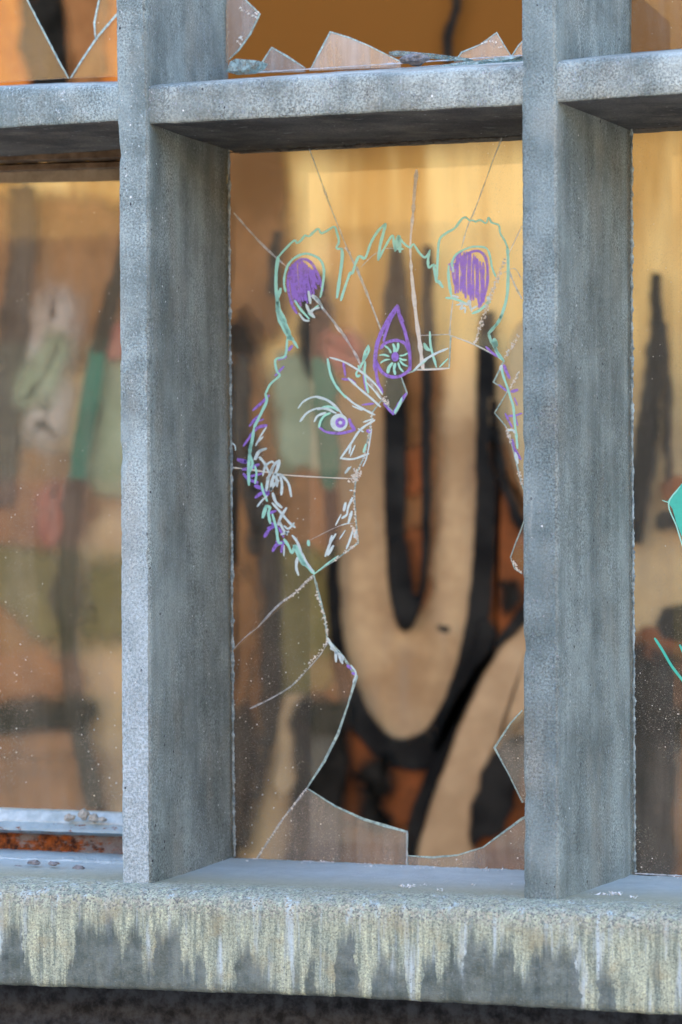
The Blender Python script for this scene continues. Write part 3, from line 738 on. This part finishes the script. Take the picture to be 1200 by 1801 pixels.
# the drawing, strokes in photo pixels
dm = bmesh.new(); dp = bmesh.new(); dw = bmesh.new(); YD = G-.0016
def T(ox, oy, s): return lambda pts: [(ox+a/s, oy+b/s) for a, b in pts]
r1 = T(400,350,4); r2 = T(650,350,4); r3 = T(400,550,3.4286); r4 = T(400,780,4); r5 = T(820,550,6.0); r6 = T(400,980,4)
def dr(b, tf, pts, wd, Y=YD, n=4, sm=True): ribbon(b, tf(pts), wd*1.13, Y, n, True, .35, sm=sm)
Ym, Yp, Yw = G-.0018, G-.0014, G-.0022
for pts, wd in (([(772,692),(790,560),(808,420),(806,350)],4.8), ([(806,350),(768,346),(785,300),(772,240),(752,195),(700,225),(660,240),(640,210),(600,240),(575,262),(545,258),(520,290),(490,310),(470,292),(400,360),(358,410)],3.4),
                ([(358,410),(345,500),(342,600),(350,700),(372,790),(410,860)],5.4), ([(375,632),(352,720),(360,800),(400,880),(430,940),(495,1045)],4.8), ([(350,768),(362,840),(395,910),(440,980),(462,985)],5.5),([(395,850),(430,940),(440,985)],7.0),
                ([(655,690),(672,600),(680,500),(655,430),(600,395),(545,385),(480,410),(430,460),(405,530),(400,600),(410,650)],3.6),
                ([(800,712),(818,650),(862,525),(880,522),(905,445),(930,402),(970,415),(1010,310),(1060,225),(1112,175)],4.0), ([(475,715),(515,775),(575,842)],3.6), ([(640,750),(600,780),(575,800),(600,830)],3.4)):
    dr(dm, r1, pts, wd, Ym)
for pts, wd in (([(112,175),(98,240),(75,330),(62,428)],4.6), ([(62,428),(100,355),(150,268),(168,258)],3.6), ([(168,258),(172,310),(182,362)],4),([(182,362),(200,275),(210,270),(215,370)],5.5),([(190,350),(235,352)],3.4),
                ([(208,268),(240,310),(285,342),(310,318),(345,370),(385,410),(408,395),(425,362)],3.6), ([(425,362),(412,430),(418,482),(445,465),(465,470)],4.0), ([(452,462),(470,572),(488,582),(515,620)],4.6),
                ([(475,560),(480,420),(492,290),(540,240),(600,205),(650,140),(680,128)],3.6), ([(680,128),(705,152),(730,150),(745,160),(780,148),(820,170),(838,130),(860,165),(910,185),(920,240),(950,290),(970,340)],3.0),
                ([(970,340),(975,420),(975,560),(965,700),(920,840),(870,910),(838,945)],4.6), ([(838,945),(860,1010),(885,1040),(900,1090),(938,1135)],4.2), ([(878,990),(893,1030)],7.5),
                ([(578,690),(562,600),(555,520),(558,470)],4.0), ([(590,500),(580,450),(610,390),(680,350),(740,335),(820,345),(848,400),(862,480),(888,545)],3.2),
                ([(540,695),(600,702),(680,735)],3.8), ([(725,805),(780,780),(838,722),(840,685)],3.8),([(820,735),(850,725)],3.6),
                ([(425,935),(432,1040),(470,1180)],3.6),([(385,1018),(400,1040),(425,1065)],4.0),([(385,1018),(395,1050),(425,1065)],3.4),([(495,1180),(550,1125)],2.6)):
    dr(dm, r2, pts, wd, Ym)
dr(dw, r2, [(320,1200),(380,1140),(460,1090),(550,1052)], 3.6, Yw)
cx, cy = 1012, 268
for ex, ey, wd in ((950,200,3),(1000,190,4),(1030,185,4),(1085,245,2.8),(1080,285,3),(1085,322,3),(1060,355,3),(1012,370,4.4),(968,360,4.8),(925,302,2.8),(918,256,2.8)):
    d = Vector((ex-cx, ey-cy)); a = Vector((cx, cy))+d*.40; mid = Vector((cx, cy))+d*.7+Vector((-d.y, d.x))*.06
    dr(dm, r3, [tuple(a), tuple(mid), (ex, ey)], wd, Ym)
for pts, wd in (([(605,280),(622,370),(655,440),(700,495),(720,512)],4.2), ([(850,198),(852,235),(822,290),(800,330),(778,365),(785,383),(800,378)],3.6), ([(850,200),(830,240),(820,290),(838,250)],3.6), ([(832,298),(828,360),(838,430),(850,482)],3.4),
                ([(790,320),(800,350),(830,365)],3.4),([(572,572),(610,566),(645,575),(668,592)],3.4), ([(553,690),(562,655),(585,622),(620,605)],3.6), ([(1010,602),(1035,560),(1052,515)],4.2),
                ([(362,150),(350,258),(300,276),(288,300),(300,355),(315,380),(260,430),(230,490)],3.6), ([(230,490),(238,530),(212,590),(185,645),(162,690)],4.6), ([(160,700),(150,770),(135,850),(152,905),(135,960)],5.0),
                ([(1125,348),(1160,315),(1200,285)],3.6),([(835,795),(822,840)],4)):
    dr(dm, r3, pts, wd, Ym)
for pts, wd in (([(165,0),(155,90),(150,180),(152,290)],5.0), ([(272,442),(250,518)],6.0), ([(272,440),(300,450),(290,490),(302,560)],4.6), ([(318,500),(345,600),(358,690),(382,700)],4.2),
                ([(240,280),(250,330),(270,380),(280,405)],3.6),([(400,675),(430,720),(455,770),(480,720),(520,790),(530,850)],4.4), ([(470,720),(520,830),(560,860),(612,915)],5.0),([(500,780),(560,860)],5.0),([(620,912),(700,848),(780,790)],2.2),([(570,685),(572,715)],5),([(195,160),(205,210),(195,280)],3.4)):
    dr(dm, r4, pts, wd, Ym)
for pts, wd in (([(395,0),(320,120),(240,215),(270,310),(330,410),(400,510)],3.4),([(372,560),(390,660),(440,800),(470,900),(500,1000),(512,1150),(530,1300),(542,1430)],3.8),([(300,290),(320,345)],7)):
    dr(dm, r5, pts, wd, Ym)
for pts, wd in (([(195,750),(150,820),(100,905),(60,1000),(42,1100),(38,1200)],6.0), ([(190,775),(140,870),(110,960),(100,1000)],4.0), ([(202,755),(212,830),(240,900),(262,980),(282,1080),(288,1200)],5.0),([(200,790),(240,860)],3.4),
                ([(575,500),(580,450),(610,400),(660,360)],4.0),([(555,460),(600,455)],2.4)):
    dr(dp, r2, pts, wd, Yp)
for pts, wd in (([(900,290),(898,360),(912,430),(935,480)],5.0), ([(1104,290),(1095,345),(1040,383),(980,385),(930,355),(903,300)],4.6), ([(925,215),(950,185),(1000,168),(1040,170),(1075,190),(1098,235)],4.6),
                ([(945,548),(970,580),(1000,612)],3.4), ([(1000,612),(1035,550),(1078,488)],4.6), ([(700,300),(712,382)],3.6), ([(695,400),(740,405),(772,425)],4.0), ([(815,555),(880,548)],3.0),
                ([(555,692),(600,720),(680,727),(740,715),(768,706)],4.0), ([(768,706),(748,675),(735,642)],4.6),([(845,712),(865,716)],6), ([(390,200),(372,225)],5), ([(355,265),(310,285)],3.4), ([(340,325),(290,378)],3.4), ([(250,500),(205,545),(155,588)],4.0),
                ([(205,610),(170,640),(135,682)],4.0), ([(218,643),(165,660)],3), ([(235,680),(190,690),(150,725)],5.0), ([(150,725),(125,765),(98,802)],4.0), ([(65,885),(112,902)],6.0),([(820,380),(835,470)],2.4)):
    dr(dp, r3, pts, wd, Yp)
for pts, wd in (([(80,118),(130,126)],5.5), ([(110,182),(160,175),(220,148)],5.0), ([(115,215),(150,252),(212,275)],5.0), ([(130,240),(240,212)],4.0), ([(195,298),(245,318),(290,355)],5.0), ([(290,340),(240,350),(198,380)],4.6), ([(285,492),(340,475)],4.4),
                ([(310,560),(350,590)],4.6), ([(345,575),(300,600),(262,655)],4.8), ([(285,595),(350,575)],4.4), ([(365,595),(395,655)],4.4), ([(320,755),(345,715),(400,690)],5.0), ([(380,762),(392,690)],4.4),([(345,690),(400,700)],4),([(255,330),(285,355)],8)):
    dr(dp, r4, pts, wd, Yp)
for pts, wd in (([(210,360),(285,430),(370,485)],3.4), ([(400,555),(425,620),(458,690)],4.4), ([(350,762),(425,825)],3), ([(480,832),(540,815)],5.0), ([(415,1065),(450,1140),(485,1205)],3.4), ([(450,1090),(520,1085),(585,1062)],3.4),
                ([(510,900),(540,975)],2.6),([(515,1080),(545,1190)],2.4), ([(488,1340),(510,1440),(550,1530)],3.8), ([(510,1430),(575,1545)],4.0)):
    dr(dp, r5, pts, wd, Yp)
for pts, wd in (([(845,762),(870,785)],4),([(880,815),(905,825)],4)): dr(dp, r6, pts, wd, Yp)
# purple ear fillings, scribbled
rr = random.Random(11)
dr(dp, r1, [(488,802),(455,740),(432,650),(428,560),(450,490),(500,435),(550,425),(600,460),(640,540),(672,640)], 4.6, Yp)
for k in range(12):
    t = k/11; x0 = 440+170*t; y0 = 500-60*math.sin(math.pi*min(1, t+.1)); x1 = 470+170*t; y1 = 690+60*math.sin(math.pi*(1-t)*.8)-40*t+rr.uniform(-22, 22)
    if t > .75: y1 -= 60*(t-.75)*4
    dr(dp, r1, [(x0+rr.uniform(-5,5), y0), ((x0+x1)/2-8+rr.uniform(-6,6), (y0+y1)/2), (x1, y1)], 4.4, Yp-.00003*k)
for k in range(12):
    t = k/11; x0 = 610+190*t; y0 = 450-75*math.sin(math.pi*min(1, t*.9+.15)); x1 = 605+200*t; y1 = 640+100*t+rr.uniform(-25, 20)
    dr(dp, r2, [(x0+rr.uniform(-6,6), y0), ((x0+x1)/2+rr.uniform(-9,9), (y0+y1)/2), (x1, y1)], 4.2, Yp-.00003*k)
dr(dp, r2, [(600,600),(590,520),(620,440),(690,385),(760,365),(810,400),(830,480),(828,600),(800,700),(770,760)], 4.4, Yp)
# eye
disc(dw, r3([(674,662)])[0], 15.5, Yw); disc(dp, r3([(682,663)])[0], 9.0, Yw-.0004, r0=3.2); disc(dp, r3([(1012,265)])[0], 6.5, Yp-.0006, ry=1.3)
disc(dw, r3([(678,662)])[0], 2.4, Yw-.0008)
for pts, wd in (([(505,805),(540,850),(575,857)],3), ([(572,652),(585,732)],4.6), ([(600,680),(630,710),(662,745)],5.4), ([(555,742),(580,795),(610,775),(645,765)],4.0), ([(585,800),(612,832)],4.4),([(620,690),(655,735),(670,770)],4)):
    dr(dw, r1, pts, wd, Yw)
for pts, wd in (([(585,680),(625,690)],3.4), ([(612,745),(655,742),(640,775),(672,765),(672,800)],3.0), ([(690,740),(705,715),(715,770),(755,755)],3.0), ([(700,740),(720,790)],3.0),([(640,730),(690,745)],3.4),([(585,480),(590,510)],4),([(835,690),(840,715)],5)):
    dr(dw, r2, pts, wd, Yw)
for pts, wd in (([(620,270),(700,295),(780,340),(850,390),(900,440),(935,492)],3.0), ([(720,510),(760,545),(820,580),(888,615)],3.4), ([(730,395),(800,460),(860,510),(922,566)],3.4), ([(755,562),(812,588)],2.4), ([(840,420),(890,475),(925,520)],2.4),
                ([(428,575),(460,535),(520,508),(580,515),(640,550),(692,612)],2.8), ([(540,512),(600,530),(660,575)],1.8), ([(440,655),(480,605),(540,578),(600,582),(655,605)],3.2), ([(525,655),(545,622),(592,603)],3.6),([(545,585),(600,575),(640,595)],2.4),
                ([(888,648),(835,680),(790,720),(745,790),(683,878)],3.4), ([(683,878),(760,882),(852,850)],3.2), ([(820,660),(880,640)],2.6), ([(770,800),(742,865)],2.4),([(745,800),(735,850)],2.4),([(790,700),(820,718)],2.4),([(870,700),(855,800),(838,880),(818,925)],2.2),([(735,935),(712,965)],4),
                ([(235,690),(200,745),(172,800)],2.8), ([(215,748),(185,780)],2.4), ([(235,820),(195,838),(172,885)],3.2),([(20,780),(45,800),(50,830)],2.0)):
    dr(dw, r3, pts, wd, Yw)
for pts, wd in (([(272,35),(215,60),(190,112)],3.4), ([(228,98),(262,140),(290,200)],4.6), ([(250,225),(268,160),(310,128),(330,140)],3.4), ([(275,330),(290,240),(330,150),(360,125)],4.6), ([(365,120),(352,180),(320,250),(305,330)],5.2), ([(330,150),(300,220),(280,250)],4.0),
                ([(330,215),(390,225)],4.6), ([(372,222),(385,290),(380,360)],4.0), ([(385,225),(430,280),(450,372)],4.0), ([(345,230),(350,300)],4.4),([(300,330),(330,290),(360,260)],4), ([(320,350),(340,410),(382,450)],4.4), ([(318,420),(380,490),(430,550),(475,590)],4.0),
                ([(415,455),(380,510),(358,570)],4.6), ([(362,540),(390,600),(420,640)],4.2),([(400,580),(430,600),(470,560)],3.4), ([(380,640),(430,620)],4), ([(458,648),(490,690),(520,760)],4.0), ([(520,760),(560,840),(605,905)],3.4), ([(280,370),(245,400),(212,442)],3.6), ([(492,805),(485,870),(500,925)],4.0), ([(400,720),(398,790)],2.6),
                ([(762,575),(800,500)],2.2), ([(832,420),(820,470)],5.0), ([(880,382),(850,450),(840,500),(808,525)],3.6), ([(862,330),(880,330)],2), ([(875,480),(852,560)],4.6), ([(762,638),(725,700),(690,792)],3.8), ([(735,650),(720,700)],4), ([(745,720),(708,785)],4.4), ([(885,608),(862,680),(838,740)],3.4), ([(830,610),(790,672)],1.8),([(905,610),(895,660)],4), ([(868,165),(832,208)],3.0),([(800,575),(850,560)],1.6)):
    dr(dw, r4, pts, wd, Yw)
for pts, wd in (([(430,1240),(490,1238),(518,1268)],3.8), ([(520,1480),(545,1585)],4.6),([(375,560),(360,600)],5)): dr(dw, r5, pts, wd, Yw)
for pts, wd in (([(705,572),(735,625),(775,680)],5.0), ([(762,665),(765,735)],4.0), ([(785,690),(810,745)],4.6), ([(815,705),(805,735)],4.2),([(770,670),(820,705)],3.4),([(730,640),(750,650)],5),([(870,760),(905,815),(885,880)],2.6)): dr(dw, r6, pts, wd, Yw)
obj('marker_line', dm, MINT, mp, False, 'mint green marker outline of the animal, ears, hair and cheek')
obj('marker_line', dp, PURP, mp, False, 'purple marker scribbles in the ears, third eye and fur')
obj('marker_line', dw, WHIT, mp, False, 'pale blue marker fur tufts, lashes and eyeball')

# ---- left bay: steel window with whole pane
sw = thing('steel_window', at(100, 1500, G), 'whole dusty pane in a rusty steel frame, left of the pale concrete post', 'window')
gpiece(sw, [(-420,300),(262,300),(270,1442),(-420,1416)], GLASS2, name='glass_pane')
m = M('rusty_painted_steel')
blue = m.mix(m.noise(40, 4, .6), (.26,.35,.38), (.48,.58,.60))
rust = m.mix(m.noise(70, 4, .7), (.10,.03,.012), (.34,.11,.025))
RSTEEL = m.done(m.pbr(m.mix(m.step(m.noise(30, 6, .8, m.map((1,1,1.6))), .57, .62), blue, rust), .7, m.bump(m.noise(90, 4, .7), .8, .003), .3))
m = M('very_rusty_steel')
RSTEEL2 = m.done(m.pbr(m.mix(m.step(m.noise(1, 6, .8, m.map((14,14,30))), .40, .52), m.mix(m.noise(50, 4, .7), (.12,.11,.11), (.33,.31,.30)), m.mix(m.step(m.noise(70, 5, .8), .35, .65), (.035,.014,.01), (.36,.10,.02))), .8, m.bump(m.noise(90, 4, .7), .9, .003), .2))
BSTEEL = mat_plain('brown_painted_steel', (.12,.075,.045), (.28,.20,.13), 22, .7, .7, bs=120)
PBL = mat_plain('pale_blue_paint', (.36,.45,.47), (.60,.69,.71), 30, .6, .6, bs=110)
def rail(parent, lines, mat, name, ends=(-420, 285), amp=.0014):
    rows = []
    N = 170
    for i in range(N+1):
        px = lerp(ends[0], ends[1], i/N)
        rows.append([jit(at(px, pl(((-400, a-sl*400),(0, a),(400, a+sl*400)), px), Y), amp, 40) for (a, sl, Y) in lines])
    obj(name, loft(rows, True, True), mat, parent, False, recalc=True)
rail(sw, [(268,-.03,G-.03),(282,-.03,G-.035),(288,-.03,G-.01),(286,-.03,G+.03),(262,-.03,G+.03)], BSTEEL, 'top_rail')
rail(sw, [(291,-.03,G-.016),(300,-.03,G-.022),(303,-.03,G-.012),(303,-.03,G+.02),(288,-.03,G+.02)], BSTEEL, 'top_rail')
rail(sw, [(303,-.03,G-.006),(322,-.02,G-.008),(322,-.02,G+.012),(300,-.03,G+.012)], mat_plain('tan_painted_steel', (.22,.17,.11), (.36,.29,.20), 22, .7, .5), 'glazing_bead')
rail(sw, [(1424,.035,G-.012),(1441,.035,G-.032),(1449,.035,G-.034),(1449,.035,G+.02),(1420,.035,G+.02)], PBL, 'bottom_rail')
rail(sw, [(1444,.035,G-.036),(1455,.035,G-.062),(1459,.035,G-.064),(1464,.035,G-.02),(1464,.035,G+.02),(1444,.035,G+.02)], RSTEEL, 'bottom_rail')
rail(sw, [(1464,.035,G-.018),(1500,.035,G-.026),(1506,.035,G+.02),(1464,.035,G+.02)], RSTEEL2, 'rusty_upstand')
rail(sw, [(1500,.035,G-.038),(1508,.035,G-.16),(1516,.035,G-.17),(1520,.035,G+.01),(1500,.035,G+.01)], PBL, 'subsill', amp=.004)

# ---- right bay pane
rp = thing('window_pane', at(1180, 1540, G), 'dusty unbroken pane with turquoise marker strokes, right of the grey concrete post', 'window pane')
gpiece(rp, [(1098,215),(1560,190),(1560,1560),(1104,1540)], GLASS2, name='glass_pane')
b = bmesh.new()
patch(b, [(1174,882),(1186,866),(1200,850),(1225,840),(1235,980),(1212,985),(1200,945),(1190,920),(1183,895)], G-.0016, 0)
ribbon(b, [(1152,1123),(1165,1143),(1182,1172),(1205,1202),(1225,1230)], 4.6, G-.0016)
ribbon(b, [(1196,1135),(1215,1170)], 5, G-.0016)
obj('marker_line', b, TEAL, rp, False)
b = bmesh.new()
ribbon(b, [(1196,856),(1176,886),(1190,925),(1202,965)], 2.4, G-.0022); ribbon(b, [(1165,880),(1176,884)], 1.6, G-.0022)
obj('marker_line', b, MINT, rp, False)
putty(rp, [(1111,226),(1112,700),(1115,1200),(1117,1534)], 4.4, 22)
putty(rp, [(1108,226),(1300,214)], 3.0, 8, mat=bpy.data.materials['dark_putty'])
putty(rp, [(1117,1536),(1300,1546)], 2.4, 8, mat=PUTW)

# ---- upper row of panes
ul = thing('broken_window_pane', at(100, 138, G), 'broken pane with a dark V-shaped gap, above the beam at top left', 'window pane')
gpiece(ul, [(-420,-120),(30,-120),(48,0),(80,62),(104,108),(120,137),(-420,170)], GLASS, edges=[(1, 5)], label='glass piece left of the V-shaped gap')
gpiece(ul, [(124,137),(145,104),(172,64),(198,34),(262,-40),(262,132)], GLASS, edges=[(0, 4)], label='triangular glass piece right of the gap')
gpiece(ul, [(168,70),(166,40),(174,0),(182,-120),(262,-120),(262,-44),(198,32)], GLASS, edges=[(0, 3)], label='narrow glass piece near the post')
um = thing('broken_window_pane', at(650, 115, G), 'shattered pane reduced to jagged teeth along the beam, above the animal drawing', 'window pane')
GL3 = mat_glass('crazed_window_glass', .34, refl=1.6, dust=(.72,.66,.62))
gpiece(um, [(398,-120),(425,-120),(432,0),(457,24),(440,60),(420,88),(403,104),(398,110)], GL3, edges=[(1, 6)], name='glass_tooth', label='glass tooth against the left post')
gpiece(um, [(448,128),(462,108),(478,83),(505,99),(536,119),(536,126)], GL3, edges=[(0, 4)], name='glass_tooth')
gpiece(um, [(545,124),(562,92),(581,56),(614,66),(648,80),(680,96),(704,108),(704,118)], GL3, edges=[(0, 6)], name='glass_tooth')
gpiece(um, [(800,108),(812,92),(845,78),(874,57),(886,78),(899,98),(899,104)], GL3, edges=[(0, 5)], name='glass_tooth')
gpiece(um, [(899,100),(912,80),(930,60),(1055,30),(1058,90)], GL3, edges=[(0, 2)], name='glass_tooth')
putty(um, [(440,128),(600,118),(925,97)], 2.0, 8, mat=PUTW)
b = bmesh.new(); gl = b
glitter([(425,12),(445,30),(452,22)], 8, .5); glitter([(430,60),(418,80)], 8, .4); glitter([(845,78),(865,70),(880,85)], 5, .5)
obj('crushed_glass', b, CRACKW, um)
ur = thing('window_pane', at(1160, 80, G), 'brownish unbroken pane above the beam at top right', 'window pane')
gpiece(ur, [(1098,-120),(1560,-120),(1560,60),(1104,92)], GLASS2, name='glass_pane')

# ------------------------------------------------------------------ loose things on the beam and the sill
def slab(name, poly, Y, depth, th, mat, label, cat, group=None, dz=.0):
    """a loose shard lying nearly flat: outline given by its front edge (px) and depth"""
    b = bmesh.new(); f = [at(x, y, Y) for x, y in poly]
    bmesh_pts = f
    vs = [b.verts.new(p) for p in f]; vb = [b.verts.new(p+Vector((.004, depth, dz))) for p in f]
    ff = b.faces.new(vs); fb = b.faces.new(list(reversed(vb)))
    for i in range(len(vs)): b.faces.new((vs[i], vb[i], vb[(i+1) % len(vs)], vs[(i+1) % len(vs)]))
    bmesh.ops.recalc_face_normals(b, faces=b.faces); bmesh.ops.triangulate(b, faces=[ff, fb])
    return tag(obj(name, b, mat), label, cat, group)
SH = mat_edge('pale_teal_shard', (.60,.85,.86), .5)
SHG = mat_edge('greenish_shard', (.45,.62,.60), .5)
slab('glass_shard', [(398,126),(405,108),(414,103),(452,106),(446,116),(430,124)], G-.10, .05, .004, SH, 'pale teal loose glass shard lying on the beam beside the left post', 'glass shard')
slab('glass_shard', [(684,91),(700,89),(760,94),(822,102),(818,106),(760,101),(700,96),(684,96)], G-.10, .03, .004, SHG, 'long thin glass shard lying behind the small stone on the beam', 'glass shard')
slab('glass_shard', [(772,117),(795,111),(846,106),(840,113),(808,118)], G-.18, .04, .003, SH, 'flat bluish glass shard lying right of the small stone on the beam', 'glass shard')
slab('glass_shard', [(846,106),(880,100),(914,99),(900,104),(868,108)], G-.14, .04, .003, SH, 'small sliver of glass lying by the right post on the beam', 'glass shard')
def lump(name, px, py, Y, rx, rz, mat, label, cat, group=None, seed=0, ry=None):
    b = bmesh.new(); bmesh.ops.create_icosphere(b, subdivisions=3, radius=1)
    c = at(px, py, Y); ry = ry or rx*.8
    for v in b.verts:
        n = 1+.42*noise.noise(v.co*1.3+Vector((seed, 0, 0)))+.2*noise.noise(v.co*4+Vector((seed, 3, 0)))
        v.co = Vector((v.co.x*rx*n/1000, v.co.y*ry*n/1000, v.co.z*rz*n/1000))
    o = obj(name, b, mat); o.location = c
    return tag(o, label, cat, group)
lump('stone', 729, 104, G-.16, 24, 11, STONE, 'small grey stone lying on the beam among glass shards', 'stone', seed=4)
lump('mortar_crumb', 292, 1438, .02, 1, 1, CRUMB, 'x', 'x').location = (0, 0, -5)
bpy.data.objects.remove(bpy.data.objects['mortar_crumb'])
for i, (px, py, rx, rz, lb) in enumerate(((122,1438,11,7,'angular mortar crumb, left end of the heap on the blue rail'), (147,1432,10,10,'tallest mortar crumb in the heap on the blue rail'),
                                  (165,1439,11,8,'rounded mortar crumb in the middle of the heap on the blue rail'), (180,1441,8,5,'flat mortar crumb at the right of the heap on the blue rail'))):
    lump('mortar_crumb', px, py, G-.045, rx, rz, CRUMB, lb, 'mortar crumb', 'mortar crumbs on the steel rail', seed=i*3+1)
for i, (px, py, rx, rz, lb) in enumerate(((31,1525,9,4,'leftmost mortar crumb on the ledge below the rusty rail'), (60,1517,13,4.5,'largest flat mortar crumb on the ledge below the rusty rail'),
                                  (94,1519,11,4,'mortar crumb next to the largest one on the ledge below the rusty rail'), (139,1526,11,4.5,'mortar crumb nearest the post on the ledge below the rusty rail'))):
    lump('mortar_crumb', px, py, .17, rx, rz, STONE, lb, 'mortar crumb', 'mortar crumbs on the ledge', seed=i*5+2)
WC = mat_plain('white_crumb', (.65,.70,.72), (.92,.94,.95), 60, .5, .5)
OC = mat_plain('orange_crumb', (.8,.35,.15), (.9,.5,.3), 60, .5, .5)
def crumbs(spots, label, cat, name):
    b = bmesh.new(); r_ = random.Random(5)
    for px, py, Y, n, sx in spots:
        for _ in range(n):
            c = at(px+r_.gauss(0, sx), py+r_.gauss(0, 2), Y); s = r_.uniform(.0015, .005)
            v = [b.verts.new(c+Vector((r_.uniform(-1,1), r_.uniform(-1,1), r_.uniform(-.5,.8)))*s) for _ in range(4)]
            for q in ((0,1,2),(0,2,3),(0,3,1),(1,3,2)): b.faces.new([v[k] for k in q])
    tag(obj(name, b, WC), label, cat, kind='stuff')
crumbs([(470,1518,.38,10,30),(560,1521,.38,12,40),(650,1524,.38,14,40),(760,1528,.38,14,40),(860,1531,.38,14,30),(600,1545,.2,8,120),(800,1556,.12,8,80),(330,1552,.1,8,60),(130,1512,.3,10,60),(1160,1545,.3,10,30),(718,1559,.08,22,9),(780,1567,.05,5,4),(1060,1575,.1,30,14),(1085,1572,.1,16,6),(1115,1578,.06,6,8)], 'white glass crumbs and splinters scattered along the sill below the panes', 'glass crumbs', 'glass_crumb')
print('BUILT', len(bpy.data.objects))
